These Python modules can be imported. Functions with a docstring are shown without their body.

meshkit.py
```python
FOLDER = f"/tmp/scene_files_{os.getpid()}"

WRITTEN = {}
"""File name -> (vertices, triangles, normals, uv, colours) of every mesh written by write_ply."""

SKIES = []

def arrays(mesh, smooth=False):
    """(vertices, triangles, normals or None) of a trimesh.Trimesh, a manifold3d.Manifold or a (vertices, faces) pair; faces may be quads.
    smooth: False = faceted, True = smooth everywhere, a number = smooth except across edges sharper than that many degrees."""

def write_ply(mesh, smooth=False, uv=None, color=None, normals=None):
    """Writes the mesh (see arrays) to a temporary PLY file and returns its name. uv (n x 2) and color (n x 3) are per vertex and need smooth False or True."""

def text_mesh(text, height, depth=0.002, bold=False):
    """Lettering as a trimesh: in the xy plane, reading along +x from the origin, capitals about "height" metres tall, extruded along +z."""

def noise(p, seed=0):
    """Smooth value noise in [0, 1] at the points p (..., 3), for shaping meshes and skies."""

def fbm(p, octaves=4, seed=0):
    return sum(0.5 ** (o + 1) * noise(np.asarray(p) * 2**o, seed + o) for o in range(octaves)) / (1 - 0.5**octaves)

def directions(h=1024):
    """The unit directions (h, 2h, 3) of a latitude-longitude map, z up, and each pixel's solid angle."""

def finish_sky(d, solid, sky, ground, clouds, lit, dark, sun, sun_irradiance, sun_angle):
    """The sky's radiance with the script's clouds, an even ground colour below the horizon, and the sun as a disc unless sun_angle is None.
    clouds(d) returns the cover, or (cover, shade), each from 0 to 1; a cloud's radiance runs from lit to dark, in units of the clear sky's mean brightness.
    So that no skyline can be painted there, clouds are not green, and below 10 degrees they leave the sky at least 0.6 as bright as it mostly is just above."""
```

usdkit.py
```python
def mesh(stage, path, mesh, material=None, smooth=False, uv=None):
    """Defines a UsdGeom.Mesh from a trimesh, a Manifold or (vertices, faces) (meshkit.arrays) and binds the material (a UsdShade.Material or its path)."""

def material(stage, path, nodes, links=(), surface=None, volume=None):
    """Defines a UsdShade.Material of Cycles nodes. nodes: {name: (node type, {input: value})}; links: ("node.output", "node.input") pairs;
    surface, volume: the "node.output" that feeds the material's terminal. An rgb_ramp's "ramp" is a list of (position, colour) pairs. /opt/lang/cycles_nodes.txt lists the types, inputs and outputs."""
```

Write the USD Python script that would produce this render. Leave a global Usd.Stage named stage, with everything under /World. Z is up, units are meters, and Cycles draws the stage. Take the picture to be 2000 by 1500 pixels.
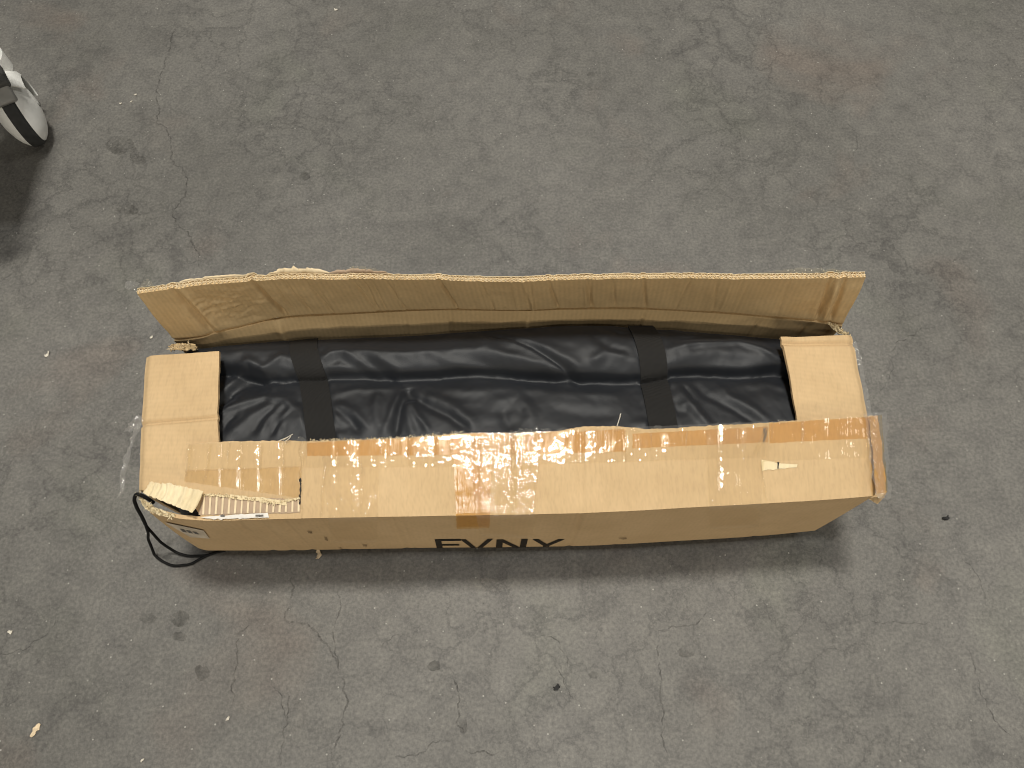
import math
import numpy as np
import trimesh
import usdkit
from meshkit import noise, fbm
from pxr import Usd, UsdGeom, UsdLux, UsdShade, Gf, Sdf
from scipy.interpolate import PchipInterpolator
from shapely.geometry import Polygon, LineString, box as sbox
from shapely.ops import unary_union

stage = Usd.Stage.CreateInMemory()
UsdGeom.SetStageUpAxis(stage, UsdGeom.Tokens.z)
UsdGeom.SetStageMetersPerUnit(stage, 1.0)
world = UsdGeom.Xform.Define(stage, '/World')
stage.SetDefaultPrim(world.GetPrim())
UsdGeom.Scope.Define(stage, '/World/Looks')

# ------------------------------------------------------------------ camera
FPX, PITCH, ROLL = 1495.7, 1.1504, -0.0119
CAM = np.array([0.0062, -0.3063, 1.3819])
_c, _s = math.cos(PITCH), math.sin(PITCH)
_r0, _f0, _u0 = np.array([1, 0, 0.]), np.array([0, _c, -_s]), np.array([0, _s, _c])
_a, _b = math.cos(ROLL), math.sin(ROLL)
RIGHT, UP, FWD = _a * _r0 + _b * _u0, -_b * _r0 + _a * _u0, _f0
cam = UsdGeom.Camera.Define(stage, '/World/camera')
cam.CreateHorizontalApertureAttr(36.0)
cam.CreateVerticalApertureAttr(27.0)
cam.CreateFocalLengthAttr(36.0 * FPX / 2000)
cam.CreateExposureAttr(0.0)
M = Gf.Matrix4d(*RIGHT, 0, *UP, 0, *(-FWD), 0, *CAM, 1)
cam.AddTransformOp().Set(M)

# ------------------------------------------------------------------ lamps of the hall (long ceiling fixtures, out of frame), plus added fill lamps
def lamp(name, x, y, z, sx, sy, power, color):
    l = UsdLux.RectLight.Define(stage, '/World/' + name)
    l.CreateWidthAttr(sx); l.CreateHeightAttr(sy)
    l.CreateNormalizeAttr(True)
    l.CreateIntensityAttr(power); l.CreateColorAttr(Gf.Vec3f(*color))
    l.AddTranslateOp().Set(Gf.Vec3d(x, y, z))
    p = l.GetPrim()
    return p
KEY = 31.0
LAMPS = [(0.02, -.06, 5.0, .34, .26, .62), (-.1, .95, 5.0, .62, .42, 1.85), (-4.4, 1.0, 5.0, 1.6, .9, .40), (4.4, .9, 5.0, 1.6, .9, .85),
         (0.0, 5.2, 5.0, 1.6, .9, .30), (-4.4, 5.2, 5.0, 1.6, .9, .2), (4.4, 5.2, 5.0, 1.6, .9, .35),
         (0.2, -4.2, 5.0, 1.6, .9, .26), (4.4, -4.2, 5.0, 1.6, .9, .30), (-4.4, -4.2, 5.0, 1.6, .9, .2),
         (0.5, -10.0, 3.6, 3.0, 1.5, 6.2), (-7.0, -8.0, 3.6, 3.0, 1.5, 2.8), (7.0, -8.0, 3.6, 3.0, 1.5, 3.8)]  # far low warm lamps, added as fill light for the front wall
for i, (x, y, z, sx, sy, k) in enumerate(LAMPS):
    lamp('ceiling_or_fill_lamp' + ('_%03d' % i if i else ''), x, y, z, sx, sy, KEY * k, (1.0, .90, .74) if y < -6 else (1.0, .985, .95) if abs(x) + abs(y) < .2 else (1.0, .955, .86))

# ------------------------------------------------------------------ helpers
def pix(u, v, z):
    """The point at height z that is seen at (u, v) of the 2000 x 1500 photograph."""
    u, v, z = np.broadcast_arrays(np.asarray(u, float), np.asarray(v, float), np.asarray(z, float))
    d = ((u - 1000) / FPX)[..., None] * RIGHT - ((v - 750) / FPX)[..., None] * UP + FWD
    return CAM + d * ((z - CAM[2]) / d[..., 2])[..., None]

def proj(P):
    d = np.asarray(P) - CAM
    w = d @ FWD
    return 1000 + FPX * (d @ RIGHT) / w, 750 - FPX * (d @ UP) / w

def curve(pts):
    pts = np.array(sorted(pts), float)
    f = PchipInterpolator(pts[:, 0], pts[:, 1], extrapolate=True)
    return lambda x: np.asarray(f(x), float)

def lin(pts):
    pts = np.array(pts, float)
    return lambda x: np.interp(x, pts[:, 0], pts[:, 1])

_names = {}
def numbered(path):
    k = _names.get(path, 0); _names[path] = k + 1
    return path if k == 0 else '%s_%03d' % (path, k)

def tag(p, label=None, cat=None, group=None, kind=None):
    for k, t in (('label', label), ('category', cat), ('group', group), ('kind', kind)):
        if t: p.SetCustomDataByKey(k, t)
    return p

ORIGIN = {}
def thing(name, label, cat, loc, group=None):
    path = numbered('/World/' + name)
    x = UsdGeom.Xform.Define(stage, path); x.AddTranslateOp().Set(Gf.Vec3d(*map(float, loc)))
    ORIGIN[path] = np.asarray(loc, float)
    return tag(x.GetPrim(), label, cat, group)

def part(name, m, material, parent, smooth=True, uv=None, label=None, kind=None):
    """One Mesh prim under parent; m = (vertices, faces) or a trimesh in world coordinates."""
    if isinstance(m, trimesh.Trimesh): v, f = np.array(m.vertices), np.array(m.faces)
    else: v, f = np.asarray(m[0], float), np.asarray(m[1], int)
    pp = str(parent.GetPath())
    top = '/'.join(pp.split('/')[:3])
    path = numbered(pp + '/' + name)
    g = usdkit.mesh(stage, path, (v - ORIGIN.get(top, 0), f), material, smooth=smooth, uv=uv)
    return tag(g.GetPrim(), label, kind=kind)

def top_mesh(name, m, material, label, cat, loc, smooth=30, kind=None, group=None, uv=None):
    v, f = (np.array(m.vertices), np.array(m.faces)) if isinstance(m, trimesh.Trimesh) else m
    path = numbered('/World/' + name)
    g = usdkit.mesh(stage, path, (np.asarray(v) - np.asarray(loc, float), f), material, smooth=smooth, uv=uv)
    g.AddTranslateOp().Set(Gf.Vec3d(*map(float, loc)))
    return tag(g.GetPrim(), label, cat, group, kind)

def gridfaces(nv, nu, off=0, flip=False):
    i = np.arange(nv * nu).reshape(nv, nu)
    a, b, c, d = i[:-1, :-1].ravel(), i[:-1, 1:].ravel(), i[1:, 1:].ravel(), i[1:, :-1].ravel()
    f = np.vstack([np.stack([a, b, c], 1), np.stack([a, c, d], 1)])
    return (f[:, ::-1] if flip else f) + off

def gnormals(P):
    du = np.gradient(P, axis=1); dv = np.gradient(P, axis=0)
    n = np.cross(du, dv)
    return n / np.maximum(np.linalg.norm(n, axis=-1, keepdims=True), 1e-12)

def slab(P, th, uv=None):
    """A board from a grid of points of its outer face; the inner face lies th behind it."""
    nv, nu = P.shape[:2]
    n = gnormals(P)
    Q = P - n * th
    V, F, T = [P.reshape(-1, 3), Q.reshape(-1, 3)], [gridfaces(nv, nu), gridfaces(nv, nu, nv * nu, True)], None
    k = 2 * nv * nu
    if uv is None:
        lu = np.linalg.norm(np.diff(P, axis=1), axis=-1).mean(0); lv = np.linalg.norm(np.diff(P, axis=0), axis=-1).mean(1)
        uv = np.stack(np.meshgrid(np.r_[0, np.cumsum(lu)], np.r_[0, np.cumsum(lv)]), -1)
    T = [uv.reshape(-1, 2)] * 2
    for a, b, t in ((P[0], Q[0], uv[0]), (Q[-1], P[-1], uv[-1]), (Q[:, 0], P[:, 0], uv[:, 0]), (P[:, -1], Q[:, -1], uv[:, -1])):
        m = len(a)
        V.append(np.vstack([a, b])); T.append(np.vstack([t, t]))
        F.append(gridfaces(2, m, k, True)); k += 2 * m
    return np.vstack(V), np.vstack(F), np.vstack(T)

def sheet(P):
    lu = np.linalg.norm(np.diff(P, axis=1), axis=-1).mean(0); lv = np.linalg.norm(np.diff(P, axis=0), axis=-1).mean(1)
    uv = np.stack(np.meshgrid(np.r_[0, np.cumsum(lu)], np.r_[0, np.cumsum(lv)]), -1)
    return P.reshape(-1, 3), gridfaces(*P.shape[:2]), uv.reshape(-1, 2)

def merge(parts):
    V, F, T, k = [], [], [], 0
    for p in parts:
        v, f = np.asarray(p[0]), np.asarray(p[1])
        V.append(v); F.append(f + k); k += len(v)
        T.append(p[2] if len(p) > 2 else v[:, :2])
    return np.vstack(V), np.vstack(F), np.vstack(T)

def tube(path, r, n=10):
    path = np.asarray(path, float); r = np.broadcast_to(r, len(path))
    t = np.gradient(path, axis=0); t /= np.linalg.norm(t, axis=1, keepdims=True)
    ref = np.array([0.13, 0.31, 0.94]); a = np.cross(t, ref); a /= np.linalg.norm(a, axis=1, keepdims=True)
    b = np.cross(t, a)
    th = np.linspace(0, 2 * np.pi, n, endpoint=False)
    P = path[:, None] + r[:, None, None] * (np.cos(th)[None, :, None] * a[:, None] + np.sin(th)[None, :, None] * b[:, None])
    V = np.vstack([P.reshape(-1, 3), path[:1], path[-1:]])
    m = len(path); i = np.arange(m * n).reshape(m, n); j = np.roll(i, -1, 1)
    F = [np.stack([i[:-1].ravel(), j[:-1].ravel(), j[1:].ravel()], 1), np.stack([i[:-1].ravel(), j[1:].ravel(), i[1:].ravel()], 1),
         np.stack([i[0], np.full(n, m * n), j[0]], 1)[:, ::-1][:, [0, 1, 2]], np.stack([i[-1], j[-1], np.full(n, m * n + 1)], 1)]
    return V, np.vstack(F)[:, ::-1]

def smoothline(pts, n):
    pts = np.asarray(pts, float)
    d = np.r_[0, np.cumsum(np.linalg.norm(np.diff(pts, axis=0), axis=1))]
    f = PchipInterpolator(d, pts, axis=0)
    return f(np.linspace(0, d[-1], n))

def mat(name, nodes, links, surface):
    return usdkit.material(stage, '/World/Looks/' + name, nodes, links, surface=surface)

def dist_seg(x, y, line):
    """Distance of points to a polyline, signed side, and the fraction along it."""
    best = np.full(x.shape, 1e9); side = np.zeros(x.shape); frac = np.zeros(x.shape)
    line = np.asarray(line, float)
    seg = np.linalg.norm(np.diff(line, axis=0), axis=1); tot = seg.sum(); at = 0
    for a, b, L in zip(line[:-1], line[1:], seg):
        d = (b - a) / L
        t = np.clip((x - a[0]) * d[0] + (y - a[1]) * d[1], 0, L)
        dx, dy = x - a[0] - t * d[0], y - a[1] - t * d[1]
        r = np.hypot(dx, dy); m = r < best
        best = np.where(m, r, best); side = np.where(m, np.sign(d[0] * dy - d[1] * dx), side); frac = np.where(m, (at + t) / tot, frac)
        at += L
    return best, side, frac

# ------------------------------------------------------------------ materials
def kraft(name, a, b, rough=.78, flute=.10, dark=.0):
    return mat(name, {
        'tc': ('texture_coordinate', {}), 'uv': ('uvmap', {'attribute': 'st'}),
        'n1': ('noise_texture', {'scale': 9., 'detail': 5., 'roughness': .6}),
        'mp': ('mapping', {'scale': (260., 60., 160.)}), 'n2': ('noise_texture', {'scale': 1., 'detail': 4., 'roughness': .65}),
        'wv': ('wave_texture', {'wave_type': 'bands', 'bands_direction': 'x', 'scale': 41., 'distortion': .6, 'detail': 1., 'detail_scale': .6}),
        'n3': ('noise_texture', {'scale': 26., 'detail': 6., 'roughness': .7}),
        'r1': ('rgb_ramp', {'ramp': [(.30, a), (.70, b)]}),
        'r2': ('rgb_ramp', {'ramp': [(.25, (.80, .80, .80)), (.5, (1, 1, 1)), (.8, (1.10, 1.10, 1.08))]}),
        'r3': ('rgb_ramp', {'ramp': [(.22, (.55, .50, .45)), (.32, (1, 1, 1)), (1., (1, 1, 1))]}),
        'm1': ('mix_color', {'blend_type': 'multiply', 'fac': .55}), 'm2': ('mix_color', {'blend_type': 'multiply', 'fac': .6}),
        'rw': ('rgb_ramp', {'ramp': [(0, (.90, .90, .90)), (1., (1.02, 1.02, 1.02))]}), 'm3': ('mix_color', {'blend_type': 'multiply', 'fac': min(1., flute * 4)}),
        'ad': ('math', {'math_type': 'multiply', 'value2': flute}), 'ad2': ('math', {'math_type': 'multiply_add', 'value2': .25}),
        'bp': ('bump', {'strength': .35, 'distance': .0012}),
        'p': ('principled_bsdf', {'roughness': rough, 'specular_ior_level': .3})},
        [('tc.object', 'n1.vector'), ('tc.object', 'mp.vector'), ('mp.vector', 'n2.vector'), ('tc.object', 'n3.vector'), ('uv.UV', 'wv.vector'),
         ('n1.fac', 'r1.fac'), ('n2.fac', 'r2.fac'), ('n3.fac', 'r3.fac'), ('r1.color', 'm1.a'), ('r2.color', 'm1.b'), ('m1.result', 'm2.a'), ('r3.color', 'm2.b'),
         ('wv.fac', 'rw.fac'), ('m2.result', 'm3.a'), ('rw.color', 'm3.b'),
         ('m3.result', 'p.base_color'), ('wv.fac', 'ad.value1'), ('n2.fac', 'ad2.value1'), ('ad.value', 'ad2.value3'), ('ad2.value', 'bp.height'), ('bp.normal', 'p.normal')], 'p.BSDF')

KRAFT = kraft('kraft_outer', (.505, .355, .192), (.585, .42, .236), flute=.05)
KRAFT_IN = kraft('kraft_inner', (.54, .392, .208), (.62, .458, .25), flute=.14)
PALE = kraft('kraft_torn_pale', (.66, .54, .33), (.78, .67, .45), rough=.9, flute=.04)
FLUTE = kraft('kraft_flute', (.70, .56, .36), (.80, .67, .46), rough=.9, flute=.0)
GREYKRAFT = kraft('kraft_medium_grey', (.38, .28, .19), (.47, .35, .25), rough=.9, flute=.0)

def tape_mat(name, tint, milky, rough=.04, scale=36., strength=.22, spec=.8):
    return mat(name, {
        'tc': ('texture_coordinate', {}), 'uv': ('uvmap', {'attribute': 'st'}),
        'n1': ('noise_texture', {'scale': scale, 'detail': 2., 'roughness': .5, 'distortion': .8}),
        'mp': ('mapping', {'scale': (240., 26., 1.)}), 'n2': ('noise_texture', {'scale': 1., 'detail': 2., 'distortion': .5}),
        'vo': ('voronoi_texture', {'feature': 'smooth_f1', 'scale': scale * 2.6}),
        'a1': ('math', {'math_type': 'multiply_add', 'value2': .55}), 'a2': ('math', {'math_type': 'multiply_add', 'value2': .5}),
        'bp': ('bump', {'strength': strength, 'distance': .0022}),
        'fr': ('fresnel', {'IOR': 1.5}), 'fs': ('math', {'math_type': 'minimum', 'value2': .030 * spec}),
        'tr': ('transparent_bsdf', {'color': tint}), 'df': ('diffuse_bsdf', {'color': (.80, .79, .78)}),
        'mx': ('mix_closure', {'fac': milky}), 'gl': ('glossy_bsdf', {'color': (1, 1, 1), 'roughness': rough}), 'm2': ('mix_closure', {})},
        [('tc.object', 'n1.vector'), ('tc.object', 'vo.vector'), ('uv.UV', 'mp.vector'), ('mp.vector', 'n2.vector'),
         ('n1.fac', 'a2.value1'), ('vo.distance', 'a1.value1'), ('n2.fac', 'a1.value3'), ('a1.value', 'a2.value3'), ('a2.value', 'bp.height'),
         ('bp.normal', 'gl.normal'), ('fr.fac', 'fs.value1'), ('fs.value', 'm2.fac'),
         ('tr.BSDF', 'mx.closure1'), ('df.BSDF', 'mx.closure2'), ('mx.closure', 'm2.closure1'), ('gl.BSDF', 'm2.closure2')], 'm2.closure')
TAPE = tape_mat('clear_tape', (.985, .965, .905), .05)
TAPE_ROUGH = tape_mat('clear_tape_crumpled', (.985, .965, .905), .05, rough=.03, scale=60., strength=.6, spec=1.0)
TAPE_OLD = tape_mat('old_yellow_tape', (.94, .89, .78), .03, rough=.2, strength=.2)
TAPE_AMBER = tape_mat('amber_tape', (.935, .80, .55), .02, rough=.2, strength=.2, spec=.6)
FILM = tape_mat('loose_film', (.93, .92, .89), .10, rough=.06, scale=90., strength=.6, spec=1.2)

NYLON = mat('black_nylon', {
    'tc': ('texture_coordinate', {}), 'n1': ('noise_texture', {'scale': 14., 'detail': 4.}), 'n2': ('noise_texture', {'scale': 900., 'detail': 2.}),
    'n3': ('noise_texture', {'scale': 38., 'detail': 5., 'roughness': .7}), 'r3': ('rgb_ramp', {'ramp': [(.66, (0, 0, 0)), (.80, (1, 1, 1))]}),
    'r1': ('rgb_ramp', {'ramp': [(.3, (.0055, .0070, .0098)), (.7, (.0090, .0110, .0150))]}),
    'mx': ('mix_color', {'blend_type': 'mix', 'b': (.05, .047, .042)}), 'ms': ('math', {'math_type': 'multiply', 'value2': .25}),
    'bp': ('bump', {'strength': .5, 'distance': .0005}),
    'p': ('principled_bsdf', {'roughness': .57, 'specular_ior_level': .50, 'sheen_weight': .10, 'sheen_roughness': .4, 'sheen_tint': (.8, .85, 1.)})},
    [('tc.object', 'n1.vector'), ('tc.object', 'n2.vector'), ('tc.object', 'n3.vector'), ('n1.fac', 'r1.fac'), ('n3.fac', 'r3.fac'), ('r3.color', 'ms.value1'), ('ms.value', 'mx.fac'),
     ('r1.color', 'mx.a'), ('mx.result', 'p.base_color'), ('n2.fac', 'bp.height'), ('bp.normal', 'p.normal')], 'p.BSDF')
WEBBING = mat('black_webbing', {
    'uv': ('uvmap', {'attribute': 'st'}), 'mp': ('mapping', {'scale': (1., 1., 1.)}),
    'w1': ('wave_texture', {'bands_direction': 'x', 'scale': 170.}), 'w2': ('wave_texture', {'bands_direction': 'y', 'scale': 190.}),
    'ad': ('math', {'math_type': 'add'}), 'bp': ('bump', {'strength': .6, 'distance': .0006}),
    'p': ('principled_bsdf', {'base_color': (.0115, .011, .0105), 'roughness': .75, 'specular_ior_level': .35})},
    [('uv.UV', 'w1.vector'), ('uv.UV', 'w2.vector'), ('w1.fac', 'ad.value1'), ('w2.fac', 'ad.value2'), ('ad.value', 'bp.height'), ('bp.normal', 'p.normal')], 'p.BSDF')

def plain(name, col, rough=.5, spec=.4, n=.12, scale=60.):
    lo, hi = [c * (1 - n) for c in col], [min(1, c * (1 + n)) for c in col]
    return mat(name, {'tc': ('texture_coordinate', {}), 'n': ('noise_texture', {'scale': scale, 'detail': 4.}), 'r': ('rgb_ramp', {'ramp': [(.3, lo), (.7, hi)]}),
                      'p': ('principled_bsdf', {'roughness': rough, 'specular_ior_level': spec})},
               [('tc.object', 'n.vector'), ('n.fac', 'r.fac'), ('r.color', 'p.base_color')], 'p.BSDF')
INK = mat('black_print', {'tc': ('texture_coordinate', {}), 'n': ('noise_texture', {'scale': 110., 'detail': 5., 'roughness': .75}), 'r': ('rgb_ramp', {'ramp': [(.30, (.16, .11, .055)), (.42, (.026, .02, .014)), (1, (.016, .013, .010))]}),
    'p': ('principled_bsdf', {'roughness': .7, 'specular_ior_level': .2})}, [('tc.object', 'n.vector'), ('n.fac', 'r.fac'), ('r.color', 'p.base_color')], 'p.BSDF')
CORD = plain('black_cord', (.008, .008, .008), .75, .2)
INSIDE = plain('label_ink', (.12, .11, .10), .7)
PAPER = plain('white_label', (.68, .65, .60), .6, .3, .1, 90.)
PAPER_DIM = plain('worn_label', (.55, .48, .38), .7, .3, .2, 60.)
WHITE = plain('white_plastic', (.90, .91, .89), .38, .45, .05)
BLUEWHITE = plain('pale_blue_tube', (.80, .83, .90), .3, .5, .03)
TYRE = plain('dark_grey_rubber', (.035, .036, .036), .7, .3, .2)
PEDAL = plain('grey_pedal', (.075, .077, .075), .6, .35, .15)
LITGREY = plain('grey_plastic', (.26, .26, .25), .5, .4, .1)
SPECK = plain('pale_speck', (.62, .58, .50), .8, .2, .15)
WOODY = plain('pale_scrap', (.66, .53, .36), .8, .2, .2, 200.)
DARKBIT = plain('dark_bit', (.03, .03, .03), .8, .2)

FLOORM = mat('concrete', {
    'tc': ('texture_coordinate', {}),
    'big': ('noise_texture', {'scale': 1.7, 'detail': 4., 'roughness': .55}), 'hue': ('noise_texture', {'scale': 3.1, 'detail': 3., 'roughness': .5, 'distortion': .4}),
    'mid': ('noise_texture', {'scale': 24., 'detail': 7., 'roughness': .58, 'distortion': .25}), 'fine': ('noise_texture', {'scale': 170., 'detail': 5., 'roughness': .7}),
    'spk': ('voronoi_texture', {'feature': 'f1', 'scale': 150.}), 'spn': ('white_noise_texture', {}), 'dark': ('noise_texture', {'scale': 60., 'detail': 6., 'roughness': .75}),
    'dst': ('noise_texture', {'scale': 7., 'detail': 6., 'roughness': .66}), 'dsv': ('vector_math', {'math_type': 'multiply_add', 'vector2': (.30, .30, .0)}),
    'crk': ('voronoi_texture', {'feature': 'distance_to_edge', 'scale': 10.}), 'crm': ('noise_texture', {'scale': 2.6, 'detail': 2.}),
    'rb': ('rgb_ramp', {'ramp': [(.26, (.118, .114, .1045)), (.50, (.146, .141, .1305)), (.76, (.176, .170, .158))]}),
    'rh': ('rgb_ramp', {'ramp': [(.28, (1.07, .975, .935)), (.42, (1, 1, 1)), (.58, (1, 1, 1)), (.74, (.985, 1.01, .965))]}),
    'rm': ('rgb_ramp', {'ramp': [(.25, (.74, .74, .75)), (.42, (.92, .92, .925)), (.60, (1.06, 1.06, 1.05)), (.78, (1.28, 1.27, 1.25))]}),
    'rf': ('rgb_ramp', {'ramp': [(.30, (.66, .66, .67)), (.5, (1, 1, 1)), (.70, (1.40, 1.39, 1.37))]}),
    'rd': ('rgb_ramp', {'ramp': [(.26, (.62, .62, .62)), (.36, (1, 1, 1)), (1, (1, 1, 1))]}),
    'rs': ('rgb_ramp', {'ramp': [(0, (1, 1, 1)), (.17, (1, 1, 1)), (.26, (0, 0, 0)), (1, (0, 0, 0))]}), 'rt': ('rgb_ramp', {'ramp': [(.972, (0, 0, 0)), (.995, (1, 1, 1))]}),  # tiny pale quartz specks, their glint painted into the colour
    'rc': ('rgb_ramp', {'ramp': [(0, (.58, .58, .59)), (.02, (.72, .72, .73)), (.05, (.91, .91, .91)), (.16, (1, 1, 1)), (1, (1, 1, 1))]}),
    'rcm': ('rgb_ramp', {'ramp': [(.36, (.15, .15, .15)), (.60, (1, 1, 1))]}),
    'm1': ('mix_color', {'blend_type': 'multiply', 'fac': 1.}), 'm2': ('mix_color', {'blend_type': 'multiply', 'fac': .75}), 'm3': ('mix_color', {'blend_type': 'multiply', 'fac': .9}),
    'm4': ('mix_color', {'blend_type': 'multiply', 'fac': .8}), 'm5': ('mix_color', {'blend_type': 'multiply'}), 'm6': ('mix_color', {'blend_type': 'mix', 'b': (.36, .35, .32)}),
    'sm': ('math', {'math_type': 'multiply'}), 'cm': ('math', {'math_type': 'multiply', 'value2': .75}),
    'bp': ('bump', {'strength': .35, 'distance': .0012}),
    'p': ('principled_bsdf', {'roughness': .58, 'specular_ior_level': .32})},
    [('tc.object', n + '.vector') for n in ('big', 'hue', 'mid', 'fine', 'spk', 'dark', 'dst', 'crm')] +
    [('dst.color', 'dsv.vector1'), ('tc.object', 'dsv.vector3'), ('dsv.vector', 'crk.vector'), ('spk.position', 'spn.vector'),
     ('big.fac', 'rb.fac'), ('hue.fac', 'rh.fac'), ('mid.fac', 'rm.fac'), ('fine.fac', 'rf.fac'), ('dark.fac', 'rd.fac'), ('spk.distance', 'rs.fac'), ('spn.value', 'rt.fac'), ('crk.distance', 'rc.fac'), ('crm.fac', 'rcm.fac'),
     ('rb.color', 'm1.a'), ('rh.color', 'm1.b'), ('m1.result', 'm2.a'), ('rm.color', 'm2.b'), ('m2.result', 'm3.a'), ('rf.color', 'm3.b'), ('m3.result', 'm4.a'), ('rd.color', 'm4.b'),
     ('rcm.color', 'cm.value1'), ('cm.value', 'm5.fac'), ('m4.result', 'm5.a'), ('rc.color', 'm5.b'), ('rs.color', 'sm.value1'), ('rt.color', 'sm.value2'), ('sm.value', 'm6.fac'), ('m5.result', 'm6.a'),
     ('m6.result', 'p.base_color'), ('fine.fac', 'bp.height'), ('bp.normal', 'p.normal')], 'p.BSDF')
def soft_dark(name, col, k, scale):
    return mat(name, {'tc': ('texture_coordinate', {}), 'n': ('noise_texture', {'scale': scale, 'detail': 5., 'roughness': .7}), 'r': ('rgb_ramp', {'ramp': [(.36, (0, 0, 0)), (.66, (k, k, k))]}),
                      't': ('transparent_bsdf', {}), 'd': ('diffuse_bsdf', {'color': col}), 'm': ('mix_closure', {})},
               [('tc.object', 'n.vector'), ('n.fac', 'r.fac'), ('r.color', 'm.fac'), ('t.BSDF', 'm.closure1'), ('d.BSDF', 'm.closure2')], 'm.closure')
CRACKM = soft_dark('crack_dirt', (.045, .044, .043), .37, 60.)
STAINM = soft_dark('stain_dirt', (.035, .034, .031), .30, 30.)

# ------------------------------------------------------------------ floor
n = 40
gx, gy = np.meshgrid(np.linspace(-4, 4, n), np.linspace(-3, 5, n))
fl = np.stack([gx, gy, 0 * gx], -1)
floor = usdkit.mesh(stage, '/World/floor', (fl.reshape(-1, 3), gridfaces(n, n)), FLOORM, smooth=True).GetPrim()
tag(floor, 'worn grey concrete floor with fine cracks and dark stains', kind='structure')

rng = np.random.default_rng(5)
def crack(pts, w, name='crack'):
    c = pix(*np.array(pts, float).T, 0.0)[:, :2]
    m = max(12, int(np.linalg.norm(np.diff(c, axis=0), axis=1).sum() / .004))
    c = smoothline(c, m)
    s = np.linspace(0, 1, m)
    t = np.gradient(c, axis=0); t /= np.linalg.norm(t, axis=1, keepdims=True); nn = np.stack([-t[:, 1], t[:, 0]], 1)
    seed = int(rng.integers(1, 9999))
    q = np.c_[c * 90, np.full(m, seed)]
    c = c + nn * ((fbm(q, 4, seed) - .5) * .016)[:, None]
    ww = w * (.45 + 1.1 * fbm(q * 2, 3, seed + 5)) * np.minimum(1, np.minimum(s, 1 - s) * 8 + .12)
    P = np.stack([np.c_[c - nn * ww[:, None] / 2, np.full(m, .0005)], np.c_[c + nn * ww[:, None] / 2, np.full(m, .0005)]], 1).transpose(1, 0, 2)
    v, f, _ = sheet(P)
    part(name, (v, f), CRACKM, floor, smooth=False)
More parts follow.
